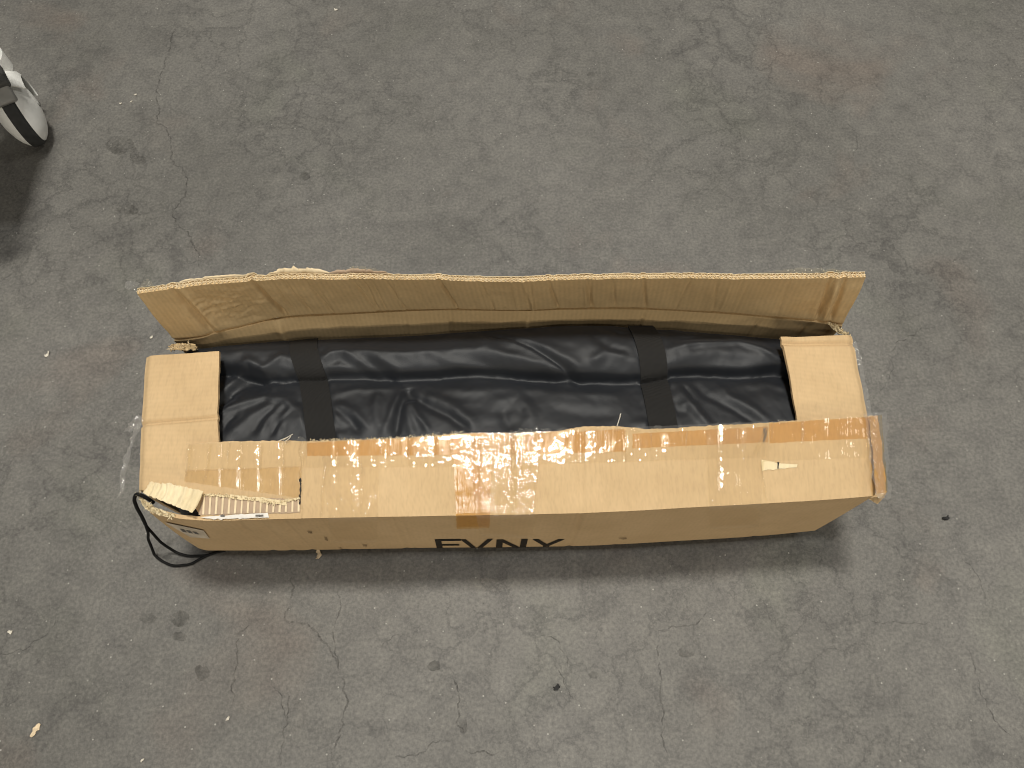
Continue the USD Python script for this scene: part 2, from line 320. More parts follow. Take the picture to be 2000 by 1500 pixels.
for pts, w in (
    ([(345, 40), (330, 100), (312, 160), (305, 190), (312, 215), (305, 240), (325, 250), (335, 290), (338, 315), (358, 335), (365, 360), (355, 395), (340, 412), (345, 435), (375, 470), (390, 512), (385, 540)], .0035),
    ([(566, 1100), (570, 1170), (558, 1203), (600, 1225), (640, 1260), (655, 1290), (672, 1325), (674, 1370), (668, 1430), (645, 1480), (652, 1500)], .0034),
    ([(490, 1220), (462, 1255), (463, 1310), (455, 1350), (458, 1380)], .0028),
    ([(660, 1150), (665, 1190), (650, 1235), (655, 1270), (668, 1312)], .0022),
    ([(885, 1325), (895, 1370), (893, 1400), (906, 1432)], .003),
    ([(1285, 1230), (1288, 1300), (1291, 1380), (1297, 1440), (1302, 1480)], .0026), ([(1283, 1230), (1340, 1220), (1385, 1198)], .0022),
    ([(1700, 1217), (1760, 1217), (1822, 1219)], .0018), ([(1888, 1262), (1905, 1312), (1928, 1385), (1972, 1440)], .002),
    ([(1050, 1240), (1080, 1246), (1104, 1275), (1108, 1305)], .002), ([(770, 1480), (812, 1475), (850, 1453), (882, 1447)], .0024), ([(900, 1452), (930, 1472), (975, 1470)], .0024),
    ([(560, 1340), (562, 1400), (552, 1450), (545, 1500)], .0022), ([(530, 1335), (555, 1375), (560, 1410)], .0018),
    ([(1735, 690), (1770, 660), (1820, 640), (1850, 655)], .0018), ([(1660, 800), (1720, 760), (1742, 720), (1735, 690)], .0016),
    ([(1880, 1090), (1912, 1130), (1930, 1190)], .0016), ([(980, 430), (1000, 470), (995, 500)], .0016), ([(1650, 240), (1672, 262), (1660, 310)], .0015),
    ([(0, 1275), (40, 1270), (80, 1245), (110, 1210)], .002), ([(1085, 1280), (1100, 1330), (1140, 1380)], .0014), ([(740, 1265), (770, 1245), (785, 1238)], .002)):
    crack(pts, w)

def stain(u, v, ru, rv, material=STAINM):
    th = np.linspace(0, 2 * np.pi, 28, endpoint=False)
    k = .65 + .7 * fbm(np.c_[np.cos(th) * 1.6 + u, np.sin(th) * 1.6 + v, 0 * th], 3, 3)
    P = pix(u + ru * k * np.cos(th), v + rv * k * np.sin(th), .0004)
    P[:, 2] = .0004
    V = np.vstack([P, P.mean(0)[None]]); i = np.arange(28)
    part('stain', (V, np.stack([i, np.full(28, 28), (i + 1) % 28], 1)[:, ::-1]), material, floor, smooth=False)
for s in ((235, 282, 26, 16), (272, 312, 14, 9), (262, 300, 9, 12), (250, 410, 22, 10), (290, 1207, 16, 10), (352, 1208, 18, 14), (350, 1243, 14, 9), (848, 1300, 13, 10), (1087, 1342, 9, 8),
          (905, 1418, 8, 14), (1160, 1318, 10, 7), (1340, 1272, 16, 12), (395, 1315, 14, 16), (595, 345, 10, 8), (1155, 145, 7, 6)):
    stain(*s)

# ------------------------------------------------------------------ the carton
H = .27
FH = curve([(288, 1001), (312, 1004), (352, 1013), (407, 1016.5), (528, 1013.5), (660, 1011), (890, 1007), (1055, 1004), (1135, 1002), (1230, 998), (1350, 991), (1480, 984), (1600, 977), (1714, 968)])
FT = curve([(360, 868), (400, 864), (428, 862), (560, 860), (600, 861), (720, 858), (800, 854), (850, 850), (925, 846), (1000, 846), (1083, 843), (1143, 833), (1199, 833), (1269, 838), (1395, 831), (1549, 822), (1692, 813), (1715, 811)])
WB = curve([(390, 1071), (407, 1075), (530, 1075), (660, 1073.5), (760, 1072), (870, 1070), (980, 1069.5), (1100, 1067.5), (1300, 1058), (1460, 1049), (1590, 1037)])
UB = lambda w: 390 + (np.asarray(w, float) - 293) * (1590 - 390) / (1706 - 293)      # foot of the wall below a point of its upper edge
def hinge_z(u): return H - .010 * np.exp(-((u - 288) / 35.) ** 2) + .0015 * np.sin(u / 90.)

CREASES = [(1133, 7, .0020), (700, 9, .0007), (846, 8, .0006), (1290, 10, .0008), (1445, 8, .0007), (1620, 9, .0007), (930, 6, .0007), (1220, 4, .0012), (795, 5, .0008), (468, 4, .0012), (505, 3, .0010), (548, 3, .001), (430, 3, .001), (1002, 3, .0010), (655, 4, .0006), (1404, 4, .0008)]
def flap_pts(u, t):
    """Front long flap: u along it, t from its fold (0) to its free edge (1)."""
    u, t = np.broadcast_arrays(np.asarray(u, float), np.asarray(t, float))
    z0 = hinge_z(u) + .002; z1 = .2865 + .0022 * np.sin(u / 120. + 1) + .004 * np.exp(-((u - 1170) / 60.) ** 2)
    v = FH(u) * (1 - t) + FT(u) * t
    z = z0 + (z1 - z0) * np.clip(t, 0, 1)
    P = pix(u, v, z)
    dz = (fbm(np.stack([u / 130., t * 2.4, 0 * u], -1), 4, 3) - .5) * .0042 * np.clip(t * 4, 0, 1) + (fbm(np.stack([u / 25., t * 5, 0 * u], -1), 3, 9) - .5) * .0008
    for c, w, a in CREASES: dz = dz - a * np.exp(-((u - c - 3 * (1 - t)) / w) ** 2) * (.55 + .45 * np.clip(t * 3, 0, 1))
    dz = dz - .0016 * (u < 588 + 3 * np.sin(t * 20))
    P[..., 2] += dz
    return P

def wall_pts(w, h):
    """Front long wall: w along its upper edge, h from the edge (0) to the foot (1)."""
    w, h = np.broadcast_arrays(np.asarray(w, float), np.asarray(h, float))
    A = pix(w, FH(w), hinge_z(w))
    ub = UB(w); B = pix(ub, WB(ub), .032)
    B = B + np.array([0, 0, 0])
    k = np.clip(h, 0, .9) / .9
    P = A * (1 - k[..., None]) + B * k[..., None]
    r = np.clip((h - .9) / .1, 0, 1)[..., None]                      # the foot is rounded in
    P = P + r * np.array([0, .045, -.030]) * np.sqrt(r)
    out = .005 * np.sin(np.pi * np.clip(h, 0, 1)) * (fbm(np.stack([w / 260., 0 * w, 0 * w], -1), 2, 21) - .2)
    P[..., 1] -= out
    for c, ww, a in ((1135, 5, .004), (762, 7, .003), (780, 5, .0016), (545, 8, .004), (500, 8, .003), (456, 7, .003), (620, 9, .002), (1240, 9, .0016), (1560, 8, .002)): P[..., 1] += a * np.exp(-((w - c - 8 * h) / ww) ** 2) * np.clip(1.3 - h, 0, 1)
    return P

def wall_at(u, v):
    """Point (w, h) of the wall seen at (u, v)."""
    u, v = np.broadcast_arrays(np.asarray(u, float), np.asarray(v, float))
    w, h = u.copy(), np.full(u.shape, .3)
    for _ in range(12):
        lo, hi = np.zeros(u.shape), np.full(u.shape, .97)
        for _ in range(14):
            mid = (lo + hi) / 2; vv = proj(wall_pts(w, mid))[1]
            lo, hi = np.where(vv < v, mid, lo), np.where(vv < v, hi, mid)
        h = (lo + hi) / 2
        w = w + .8 * (u - proj(wall_pts(w, h))[0])
    return w, h

def front(u, v):
    """The outer skin (flap, then wall over the fold) at the picture point (u, v)."""
    u, v = np.broadcast_arrays(np.asarray(u, float), np.asarray(v, float))
    t = (FH(u) - v) / (FH(u) - FT(u))
    P = flap_pts(u, np.maximum(t, 0))
    below = t < 0
    if below.any():
        w, h = wall_at(u[below], v[below])
        P[below] = wall_pts(w, h) + np.array([0, -.0012, 0])
    return P

base = pix(1000, 900, 0.0); base[2] = 0
carton = thing('cardboard_box', 'long torn brown cardboard box with its back flap standing open, front flap taped', 'cardboard box', base)

# front wall
w, h = np.meshgrid(np.linspace(293, 1706, 330), np.linspace(1, 0, 44) )
v, f, uv = slab(wall_pts(w, h), .006)
front_wall = part('front_wall', (v, f), KRAFT, carton, uv=uv, label='shaded front wall with black lettering')
# front flap, its left end torn off at a slant
s, t = np.meshgrid(np.linspace(0, 1, 430), np.linspace(0, 1, 64))
u0 = 365 + 32 * np.clip(1 - t * 3.4, 0, 1) + (fbm(np.stack([t * 14, 0 * t, 0 * t], -1), 3, 2) - .5) * 8
u = u0 + (1713 - u0) * s
P = flap_pts(u, t + (fbm(np.stack([u / 7., 0 * u, 0 * u], -1), 3, 4) - .5) * .02 * (t > .99))
v, f, uv = slab(P, .0055)
front_flap = part('front_flap', (v, f), KRAFT, carton, uv=uv, label='sunlit-looking tan front flap folded inward under clear tape'.replace('sunlit-looking ', ''))

# end flaps
def ends(hinge, inner, zh, zi, seed, crease=None, label=None, nt=110, ns=50):
    k = np.linspace(0, 1, len(hinge)); ts = np.linspace(0, 1, nt)
    A = PchipInterpolator(k, np.array(hinge, float))(ts); B = PchipInterpolator(k, np.array(inner, float))(ts)
    za, zb = lin(zh)(ts), lin(zi)(ts)
    sg = np.linspace(0, 1, ns)[:, None]
    uu = A[:, 0] * (1 - sg) + B[:, 0] * sg; vv = A[:, 1] * (1 - sg) + B[:, 1] * sg
    zz = za * (1 - sg) + zb * sg
    P = pix(uu, vv, zz)
    P[..., 2] += (fbm(np.stack([uu / 60., vv / 60., 0 * uu], -1), 4, seed) - .5) * .005
    P[..., 2] -= .006 * np.exp(-(sg / .05) ** 2)
    if crease:
        P[..., 2] -= .0055 * np.exp(-((vv - crease(uu)) / 4.) ** 2)
        P[..., 2] += .004 * np.exp(-((vv - crease(uu)) / 30.) ** 2)
    return P
EL_H = [(283, 695), (279, 735), (277, 775), (275, 815), (273, 850), (270, 890), (269, 925), (268, 955)]
EL_I = [(428, 686), (427, 725), (426, 765), (426, 810), (427, 850), (427, 890), (426, 940), (400, 985)]
P_el = ends(EL_H, EL_I, [(0, .276), (1, .274)], [(0, .283), (.5, .281), (1, .272)], 31, lambda u: 829 - (u - 275) * .085)
v, f, uv = slab(P_el, .0055)
part('end_flap', (v, f), KRAFT, carton, uv=uv, label='left end flap creased across its middle')
ER_H = [(1665, 656), (1675, 700), (1686, 750), (1696, 805), (1703, 850), (1708, 905), (1711, 950)]
ER_I = [(1523, 660), (1532, 690), (1542, 730), (1550, 780), (1557, 822), (1562, 880), (1566, 940)]
P_er = ends(ER_H, ER_I, [(0, .272), (.5, .272), (1, .260)], [(0, .283), (.5, .279), (1, .256)], 47, lambda u: 672 + 0 * u)
v, f, uv = slab(P_er[::-1], .0055)
part('end_flap', (v, f), KRAFT, carton, uv=uv, label='right end flap tucked under the taped front flap')

# back wall and back flap
BH = curve([(340, 666), (370, 664), (395, 660), (420, 652), (470, 641), (540, 625), (570, 621), (645, 616), (720, 612), (825, 607), (875, 606), (950, 607), (1030, 607.5), (1100, 605), (1200, 604), (1263, 605), (1350, 609), (1440, 615), (1530, 623), (1600, 630), (1645, 637)])
BT = curve([(264, 573), (302, 569), (395, 557), (505, 549), (570, 545), (720, 546), (850, 546), (925, 550), (975, 552), (1075, 547), (1200, 544.5), (1350, 543.5), (1500, 545), (1600, 543), (1695, 541)])
def back_hinge(k):
    u = 340 + 1305 * k
    z = H - .012 * np.exp(-(k / .035) ** 2)
    return pix(u, BH(u), z)
FLAPLEN = .132
def back_top(k):
    """The flap is a board of even depth that stands on its fold: the point of its free edge at that depth."""
    A = back_hinge(k); u = 264 + (1695 - 264) * k; v = BT(u)
    d = ((u - 1000) / FPX)[..., None] * RIGHT - ((v - 750) / FPX)[..., None] * UP + FWD
    d = d / np.linalg.norm(d, axis=-1, keepdims=True)
    m = A - CAM; b = (m * d).sum(-1); c = (m * m).sum(-1)
    disc = np.maximum(b * b - c + FLAPLEN ** 2, 1e-6)
    return CAM + d * (b - np.sqrt(disc))[..., None]
k = np.linspace(0, 1, 420)
KH, KT = back_hinge(k), back_top(k)
from scipy.ndimage import gaussian_filter1d
KT = gaussian_filter1d(KT, 3, axis=0, mode='nearest')
print('flap top z', KT[::60, 2].round(3), 'y', KT[::60, 1].round(3), 'hinge y', KH[::60, 1].round(3), KT[::60, 0].round(3), KH[::60, 0].round(3))
def back_flap(k, t):
    i = np.clip(k, 0, 1)
    A = np.stack([np.interp(i, np.linspace(0, 1, 420), KH[:, j]) for j in range(3)], -1)
    B = np.stack([np.interp(i, np.linspace(0, 1, 420), KT[:, j]) for j in range(3)], -1)
    return A * (1 - t[..., None]) + B * t[..., None]
kk, tt = np.meshgrid(np.linspace(0, 1, 640), np.linspace(0, 1, 46))
P = back_flap(kk, tt)
nrm = gnormals(P)                                                    # towards the bag / camera
dn = (fbm(np.stack([kk * 16, tt * 1.5, 0 * kk], -1), 4, 12) - .5) * .005 + (noise(np.stack([kk * 90 + tt * 1.0, tt * .6, 0 * kk], -1), 8) - .5) * .0011
for c, wd, a in ((.055, .004, -.003), (.066, .004, .002), (.165, .003, -.004), (.205, .002, -.0015), (.235, .002, -.0014), (.30, .0018, -.0016), (.345, .002, -.0012), (.42, .0022, -.003), (.475, .002, -.0012), (.535, .003, .0016), (.57, .002, -.002),
                 (.62, .002, -.0012), (.70, .0022, -.002), (.80, .002, -.001), (.955, .003, -.003), (.975, .003, -.003), (.965, .003, .002)):
    dn = dn + a * np.exp(-((kk - c + .012 * (tt - .5)) / wd) ** 2)
_cr = np.random.default_rng(17)
for c in _cr.uniform(.18, .96, 26):
    dn = dn + _cr.choice([-1, -1, 1]) * _cr.uniform(.0005, .0013) * np.exp(-((kk - c + _cr.uniform(-.012, .012) * (tt - .5)) / _cr.uniform(.0012, .002)) ** 2)
sc = np.exp(-((kk - .11) / .05) ** 2) * np.exp(-((tt - .55) / .35) ** 2)
dn = dn + sc * (fbm(np.stack([kk * 110, tt * 22, 0 * kk], -1), 3, 77) - .5) * .004        # scuffed, dimpled patch
dn = dn * (1 - .65 * np.clip((tt - .75) * 4.2, 0, 1)) * 2.2 * np.clip(tt * 6, 0, 1) - .004 * np.exp(-(tt / .035) ** 2)
BF = P + nrm * dn[..., None]
v, f, uv = slab(BF, .0062)
bflap = part('back_flap', (v, f), KRAFT_IN, carton, uv=uv, label='raised back flap showing its brown inner side')
# open corrugated edge of the back flap: three liners with two rows of flutes between them
E0 = BF[-1]; nE = gnormals(BF)[-1]; upE = BF[-1] - BF[-4]; upE /= np.linalg.norm(upE, axis=1, keepdims=True)
arc = np.r_[0, np.cumsum(np.linalg.norm(np.diff(E0, axis=0), axis=1))]
A = np.linspace(0, arc[-1], 3000)
def onE(a): return np.interp(A, arc, a)
E = np.stack([onE(E0[:, j]) for j in range(3)], -1); N = np.stack([onE(nE[:, j]) for j in range(3)], -1); U = np.stack([onE(upE[:, j]) for j in range(3)], -1)
frag = fbm(np.c_[A * 70, 0 * A, 0 * A], 4, 6)
def strip(depth, tall, th=.0006):
    """A ribbon of paper at the given depth into the board's edge."""
    c = E - N * depth[:, None]
    lo, hi = c - U * .004, c + U * tall[:, None]
    P = np.stack([lo, hi], 0)
    return slab(P, th)[:2]
torn = np.exp(-((A - .62) / .035) ** 2) + .7 * np.exp(-((A - .72) / .03) ** 2) + .8 * np.exp(-((A - .03) / .02) ** 2)
rib = lambda sd, lo, hi: lo + (hi - lo) * fbm(np.c_[A * 220, 0 * A + sd, 0 * A], 3, sd)
liners = [strip(0 * A + .0002, rib(1, -.0014, .0012) - .002 * torn * frag), strip(0 * A + .0034, rib(2, .0004, .0030)), strip(0 * A + .0072, rib(3, .0010, .0046))]
part('edge_liner', merge([(a, b) for a, b in liners])[:2], FLUTE, bflap, smooth=30, label='ragged paper liners along the raised edge')
fl1 = strip(.0018 + .0014 * np.sin(2 * np.pi * A / .0062), rib(4, .0012, .0036))
fl2 = strip(.0053 + .0017 * np.sin(2 * np.pi * A / .0085 + .5), rib(5, .0010, .0034))
part('edge_flute', merge([fl1, fl2])[:2], FLUTE, bflap, smooth=60, label='zigzag flutes showing along the raised edge')
# loose outer liner peeling up behind the edge
sel = (A > .21) & (A < .345)
def peel(a0, a1, tall, dep, sd, mt, nm):
    q = (A > a0) & (A < a1); aa = (A[q] - a0) / (a1 - a0)
    c = E[q] - N[q] * dep
    prof = np.sin(np.pi * np.clip(aa, 0, 1)) ** .6 * (.6 + .8 * fbm(np.c_[aa * 14, 0 * aa, 0 * aa], 3, sd)) * tall
    rows = [c - U[q] * .01, c + U[q] * (prof * .5)[:, None] - N[q] * (prof * .25)[:, None], c + U[q] * (prof * .8)[:, None] - N[q] * (prof * .9)[:, None]]
    part(nm, slab(np.stack(rows, 0), .0005)[:2], mt, bflap, smooth=True)
peel(.20, .30, .008, .0085, 3, FLUTE, 'torn_liner'); peel(.285, .39, .006, .0085, 4, GREYKRAFT, 'torn_liner'); peel(.31, .38, .007, .0105, 8, TAPE_ROUGH, 'tape_remnant')
peel(.94, 1.09, .006, .0085, 5, TAPE_ROUGH, 'tape_remnant'); peel(.05, .20, .004, .0085, 7, FLUTE, 'torn_liner'); peel(.0, .03, .012, .004, 9, TAPE_ROUGH, 'tape_remnant')

foot_l, foot_r = wall_pts(293., np.array(1.)), wall_pts(1706., np.array(1.))
DEPTH = .245
kk, tt = np.meshgrid(np.linspace(0, 1, 300), np.linspace(0, 1, 40))
A3 = back_hinge(kk)
BB = (foot_l + [0, DEPTH, 0]) * (1 - kk[..., None]) + (foot_r + [0, DEPTH, 0]) * kk[..., None]; BB[..., 2] = .003
P = A3 * tt[..., None] + BB * (1 - tt[..., None])
dn = (fbm(np.stack([kk * 14, tt * 3, 0 * kk], -1), 4, 61) - .5) * .006
for c, wd, a in ((.154, .006, .006), (.245, .002, -.002), (.345, .002, -.002), (.413, .002, -.004), (.53, .0022, .005), (.705, .002, -.004), (.88, .003, -.003), (.955, .004, -.004)):
    dn = dn + a * np.exp(-((kk - c) / wd) ** 2) * np.clip((tt - .4) * 3, 0, 1)
P[..., 1] -= dn * np.clip((1 - tt) * 14, 0, 1)
v, f, uv = slab(P, .006)
part('back_wall', (v, f), KRAFT_IN, carton, uv=uv, label='back wall bowed outward behind the bag')
# end walls and bottom
def end_wall(P_e, x_foot, sgn, lab):
    top = P_e[0] - np.array([0, 0, .0052])
    fb = np.array([x_foot[0], x_foot[1] + .004, .003]); bb = fb + [0, DEPTH - .012, 0]
    ts = np.linspace(1, 0, top.shape[0])
    low = bb * ts[:, None] + fb * (1 - ts[:, None])
    tt = np.linspace(0, 1, 30)[:, None, None]
    P = low * (1 - tt) + top * tt
    P[..., 0] += (.012 if sgn < 0 else .016) * -1 * np.sin(np.pi * tt[..., 0]) + sgn * (fbm(P * 18, 3, 5) - .5) * .006 * np.sin(np.pi * tt[..., 0])
    if sgn > 0: P = P[:, ::-1]
    v, f, uv = slab(P, .005)
    part('end_wall', (v, f), KRAFT, carton, uv=uv, label=lab)
end_wall(P_el, foot_l, -1, 'left end wall leaning outward')
end_wall(P_er, foot_r, 1, 'right end wall')
bot = np.array([[foot_l + [0, -.004, 0], foot_r + [0, -.004, 0]], [foot_l + [0, DEPTH, 0], foot_r + [0, DEPTH, 0]]]); bot[..., 2] = .0075
part('bottom', slab(bot, .005)[:2], KRAFT_IN, carton, smooth=False)

# lettering printed on the front wall (the foot of the wall cuts the letters off)
def letter(shape, u0, u1, vt, vm):
    """shape: in a unit box whose height 1 is the top of the capital, height .5 its middle bar."""
    w, h = wall_at(np.array([u0, u1, (u0 + u1) / 2, (u0 + u1) / 2]), np.array([vt, vt, vt, vm]))
    w0, w1, h0, hm = w[0], w[1], h[2], h[3]
    per = (hm - h0) / .5
    hc = lambda y: h0 + (1 - y) * per
    ymin = 1 - (.99 - h0) / per
    g = shape.intersection(sbox(-1, max(0, ymin), 3, 2))
    ms = []
    for gg in getattr(g, 'geoms', [g]):
        v2, f2 = trimesh.creation.triangulate_polygon(gg, engine='earcut')
        m = trimesh.Trimesh(np.c_[v2, 0 * v2[:, 0]], f2)
        v3, f3 = trimesh.remesh.subdivide_to_size(m.vertices, m.faces, .07, max_iter=12)
        ms.append((v3, f3))
    V, F, _ = merge(ms)
    P = wall_pts(w0 + V[:, 0] * (w1 - w0), hc(V[:, 1]))
    P2 = wall_pts(w0 + V[:, 0] * (w1 - w0), hc(V[:, 1]) + .004)
    d = P2 - P; nn = np.cross(np.array([1, 0, 0.]), -d); nn /= np.linalg.norm(nn, axis=1, keepdims=True)
    nn[nn[:, 1] > 0] *= -1
    part('printed_letter', (P + nn * .0009, F), INK, front_wall, smooth=True)
bar = lambda a, b, wd: LineString([a, b]).buffer(wd / 2, cap_style='flat')
E_ = unary_union([sbox(0, -.1, .24, 1), sbox(0, .86, 1, 1), sbox(0, .43, .92, .56), sbox(0, -.1, 1, .06)])
V_ = unary_union([Polygon([(0, 1), (.17, 1), (.58, 0), (.42, 0)]), Polygon([(1, 1), (.83, 1), (.42, 0), (.58, 0)])])
N_ = unary_union([sbox(0, 0, .21, 1), sbox(.79, 0, 1, 1), Polygon([(0, 1), (.21, 1), (1, 0), (.79, 0)])])
Y_ = unary_union([Polygon([(0, 1), (.20, 1), (.60, .40), (.40, .40)]), Polygon([(1, 1), (.80, 1), (.40, .40), (.60, .40)]), sbox(.40, 0, .60, .42)])
letter(E_, 849, 900, 1052.5, 1063.5); letter(V_, 899, 963, 1052.5, 1063.5); letter(N_, 970, 1031, 1052.5, 1063.5); letter(Y_, 1040, 1103, 1052.5, 1063)

# labels
def patch(name, quad, mt, off, parent, nu=24, nv=10, wr=.0, seed=1, thick=.0, smooth=True, label=None, kind=None, jag=0.):
    """A sheet on the front skin whose corners are quad = left-top, right-top, right-bottom, left-bottom in the picture."""
    a, b, c, d = np.array(quad, float)
    s, t = np.meshgrid(np.linspace(0, 1, nu), np.linspace(1, 0, nv))
    q = (1 - t)[..., None] * ((1 - s)[..., None] * a + s[..., None] * b) + t[..., None] * ((1 - s)[..., None] * d + s[..., None] * c)
    if jag:
        e = np.minimum(1, 1.0 * ((t < .02) | (t > .98) | (s < .01) | (s > .99)))
        q = q + e[..., None] * (np.stack([fbm(np.stack([s * nu / 3, t * nv / 3, 0 * s + k], -1), 3, seed + k) for k in (0, 9)], -1) - .5) * jag
    P = front(q[..., 0], q[..., 1])
    nrm = gnormals(P)
    x = P * 55
    P = P + nrm * (off + wr * .42 * (fbm(x, 3, seed) + .5 * np.abs(noise(P * [160, 40, 40], seed + 3) - .5)))[..., None]
    m = slab(P, thick) if thick else sheet(P)
    return part(name, m[:2], mt, parent, smooth=smooth, uv=m[2], label=label, kind=kind)
sticker = patch('sticker', [(322, 1018), (398, 1034), (410, 1050), (372, 1047)], PAPER_DIM, .0006, front_wall, 12, 6, label='worn pale sticker at the left end of the front wall')
for q in (0, 1, 2):
    patch('print_mark', [(352 + 12 * q, 1030 + 2.5 * q), (360 + 12 * q, 1031.5 + 2.5 * q), (366 + 12 * q, 1037 + 2 * q), (358 + 12 * q, 1036 + 2 * q)], INSIDE, .0012, sticker, 4, 3)
slip = patch('paper_slip', [(392, 1010), (524, 1001), (526, 1010.5), (418, 1014.5)], PAPER, .0030, front_flap, 24, 5, .001, 4, label='white slip of torn label at the fold', jag=2)
for uu in (433, 500, 508): patch('print_mark', [(uu, 1005.6), (uu + 8, 1005.2), (uu + 8, 1008.6), (uu, 1008.8)], INSIDE, .0050, slip, 3, 3)

# torn corner: bare flutes, torn liner rim and the peeled pale piece
patch('bare_medium', [(396, 968), (586, 974), (586, 1001), (388, 1006)], GREYKRAFT, .0009, front_flap, 60, 10, .0003, 3, label='bare brown core where the outer paper is torn off', jag=3)
for i in range(16):
    x = 399 + i * 12.3
    top = np.interp(x, [396, 431, 458, 506, 532, 560, 585], [970, 968, 973, 977, 984, 979, 974]) - 2
    patch('flute_rib', [(x - 1.6, top), (x + 2.2, top), (x + 1.6 - (585 - x) * .01, np.interp(x, [390, 585], [1005, 999])), (x - 2.2 - (585 - x) * .01, np.interp(x, [390, 585], [1005, 999]))], FLUTE, .0016, front_flap, 5, 8, .0012, 30 + i)
for (x0, y0, x1, y1, wd) in ((396, 966, 455, 969, 4), (450, 969, 510, 975, 7), (505, 974, 560, 982, 9), (540, 981, 587, 973, 4)):
    patch('torn_paper_rim', [(x0, y0 - wd * .4), (x1, y1 - wd * .4), (x1, y1 + wd * .6), (x0, y0 + wd * .6)], PALE, .0028, front_flap, 30, 5, .0012, int(x0), jag=4)
# peeled piece at the corner, lifted a little
def pix_patch(name, rows, zs, mt, th, parent, n=40, seed=3, wr=.0012, jag=3, label=None, flip=False, ridges=0):
    """A board whose long edges are the given picture polylines at the given heights."""
    rr = []
    for r, z in zip(rows, zs):
        r = np.array(r, float); k = np.linspace(0, 1, len(r)); ki = np.linspace(0, 1, n)
        rr.append(np.c_[np.interp(ki, k, r[:, 0]), np.interp(ki, k, r[:, 1]), np.interp(ki, k, np.broadcast_to(z, len(r)))])
    rr = PchipInterpolator(np.linspace(0, 1, len(rr)), np.array(rr))(np.linspace(0, 1, 14)) if len(rr) > 2 else np.linspace(rr[0], rr[1], 14)
    q = rr.copy()
    e = np.zeros(q.shape[:2]); e[0] = e[-1] = 1; e[:, 0] = e[:, -1] = 1
    q[..., :2] += e[..., None] * (np.stack([fbm(q * [.35, .35, 1] + k * 7, 3, seed + k) for k in (0, 5)], -1) - .5) * jag
    P = pix(q[..., 0], q[..., 1], q[..., 2])
    P[..., 2] += (fbm(q * [.08, .08, 1], 3, seed) - .5) * wr * 2
    if ridges: P[..., 2] += .0013 * np.sin(np.linspace(0, ridges * 2 * np.pi, n))[None] + .0016 * (fbm(np.stack([q[..., 0] / 9., q[..., 1] / 40., 0 * q[..., 0]], -1), 3, 5) - .5)
    if flip: P = P[:, ::-1]
    m = slab(P, th)
    return part(name, m[:2], mt, parent, smooth=True, uv=m[2], label=label)
pix_patch('peeled_paper', [[(279, 963), (319, 979), (374, 1001)], [(286, 951), (330, 963), (382, 989)], [(292, 941), (332, 945), (397, 959)]], [.291, .290, .288], PALE, .0012, carton, n=90, jag=7, ridges=7, label='pale peeled layer of paper at the torn corner', wr=.003)
pix_patch('torn_corner', [[(278, 986), (288, 996), (312, 1006), (352, 1014)], [(269, 966), (283, 982), (303, 994), (340, 1010)]], [.263, .268], PALE, .004, carton, label='fuzzy torn stub of the front left corner', jag=6, seed=12)
pix_patch('torn_corner', [[(333, 686), (345, 684), (362, 684), (385, 682)], [(330, 678), (342, 672), (356, 671), (380, 674)]], [.262, .268], KRAFT_IN, .002, carton, label='frayed brown back left corner', jag=9, seed=15, wr=.004)
pix_patch('torn_corner', [[(1622, 640), (1634, 648), (1648, 656), (1656, 657)], [(1620, 633), (1634, 638), (1645, 648), (1654, 650)]], [.268, .272], PALE, .004, carton, label='split back right corner', jag=5, seed=19)
# small gouge in the right of the flap
pix_q = [(1486, 898), (1512, 903), (1514, 917), (1488, 919)]
patch('gouge', pix_q, PALE, .0009, front_flap, 14, 8, .001, 5, jag=5, label='pale gouge torn out of the tan paper')
patch('gouge', [(1511, 904), (1557, 907), (1556, 913), (1512, 917)], PALE, .0009, front_flap, 14, 6, .0008, 6, jag=3)
patch('gouge_shadow_line'.replace('_shadow_line', '_shade_line'), [(1518, 903), (1521, 903), (1520, 916), (1517, 915)], DARKBIT, .0020, front_flap, 4, 8, 0, 6, jag=2)  # dark line painted as the shade inside the gouge
patch('split', [(586.5, 935), (588.5, 935), (588, 985), (584.5, 985)], DARKBIT, .0021, front_flap, 4, 30, 0, 8, jag=4, label='dark split along the torn paper')

# scuffs on the front wall
SCUFF = soft_dark('scuff_dirt', (.05, .035, .02), .7, 150.)
for (u, v, a, b) in ((605, 1038, 4, 2.5), (636, 1050, 2.5, 4), (712, 1064, 4, 2.5), (1216, 1050, 8, 2), (664, 1069, 3, 1.5)):
    patch('scuff', [(u - a, v - b), (u + a, v - b + 1), (u + a + 2, v + b), (u - a + 2, v + b - 1)], SCUFF, .0007, front_wall, 10, 6, 0, 3, jag=3)
# tape on the flap
def tape(name, quad, mt, off, nu, nv, wr, seed, jag=2., label=None):
    return patch(name, quad, mt, off, front_flap, nu, nv, wr, seed, jag=jag, label=label)
tape('amber_band', [(600, FT(600) + 4), (900, FT(900) + 4), (900, 889), (600, 891)], TAPE_AMBER, .0012, 120, 14, .0004, 1, label='orange brown band of old tape near the free edge')
tape('amber_band', [(960, FT(960) + 4), (1222, FT(1222) + 4), (1222, 882), (960, 888)], TAPE_AMBER, .0012, 120, 14, .0004, 2)
tape('amber_band', [(1235, FT(1235) + 12), (1500, FT(1500) + 8), (1500, 864), (1235, 876)], TAPE_AMBER, .0010, 120, 14, .0006, 12)
tape('amber_band', [(1502, FT(1502) + 2), (1700, FT(1700) + 2), (1698, 856), (1502, 866)], TAPE_AMBER, .0012, 90, 14, .0004, 3, label='orange brown band of old tape at the right end of the flap')
tape('packing_tape', [(598, FT(598) + 1), (1020, FT(1020) + 1), (1020, 911), (598, 914)], TAPE, .0020, 300, 36, .0016, 11, label='clear strip along the free edge, wrinkled crosswise')
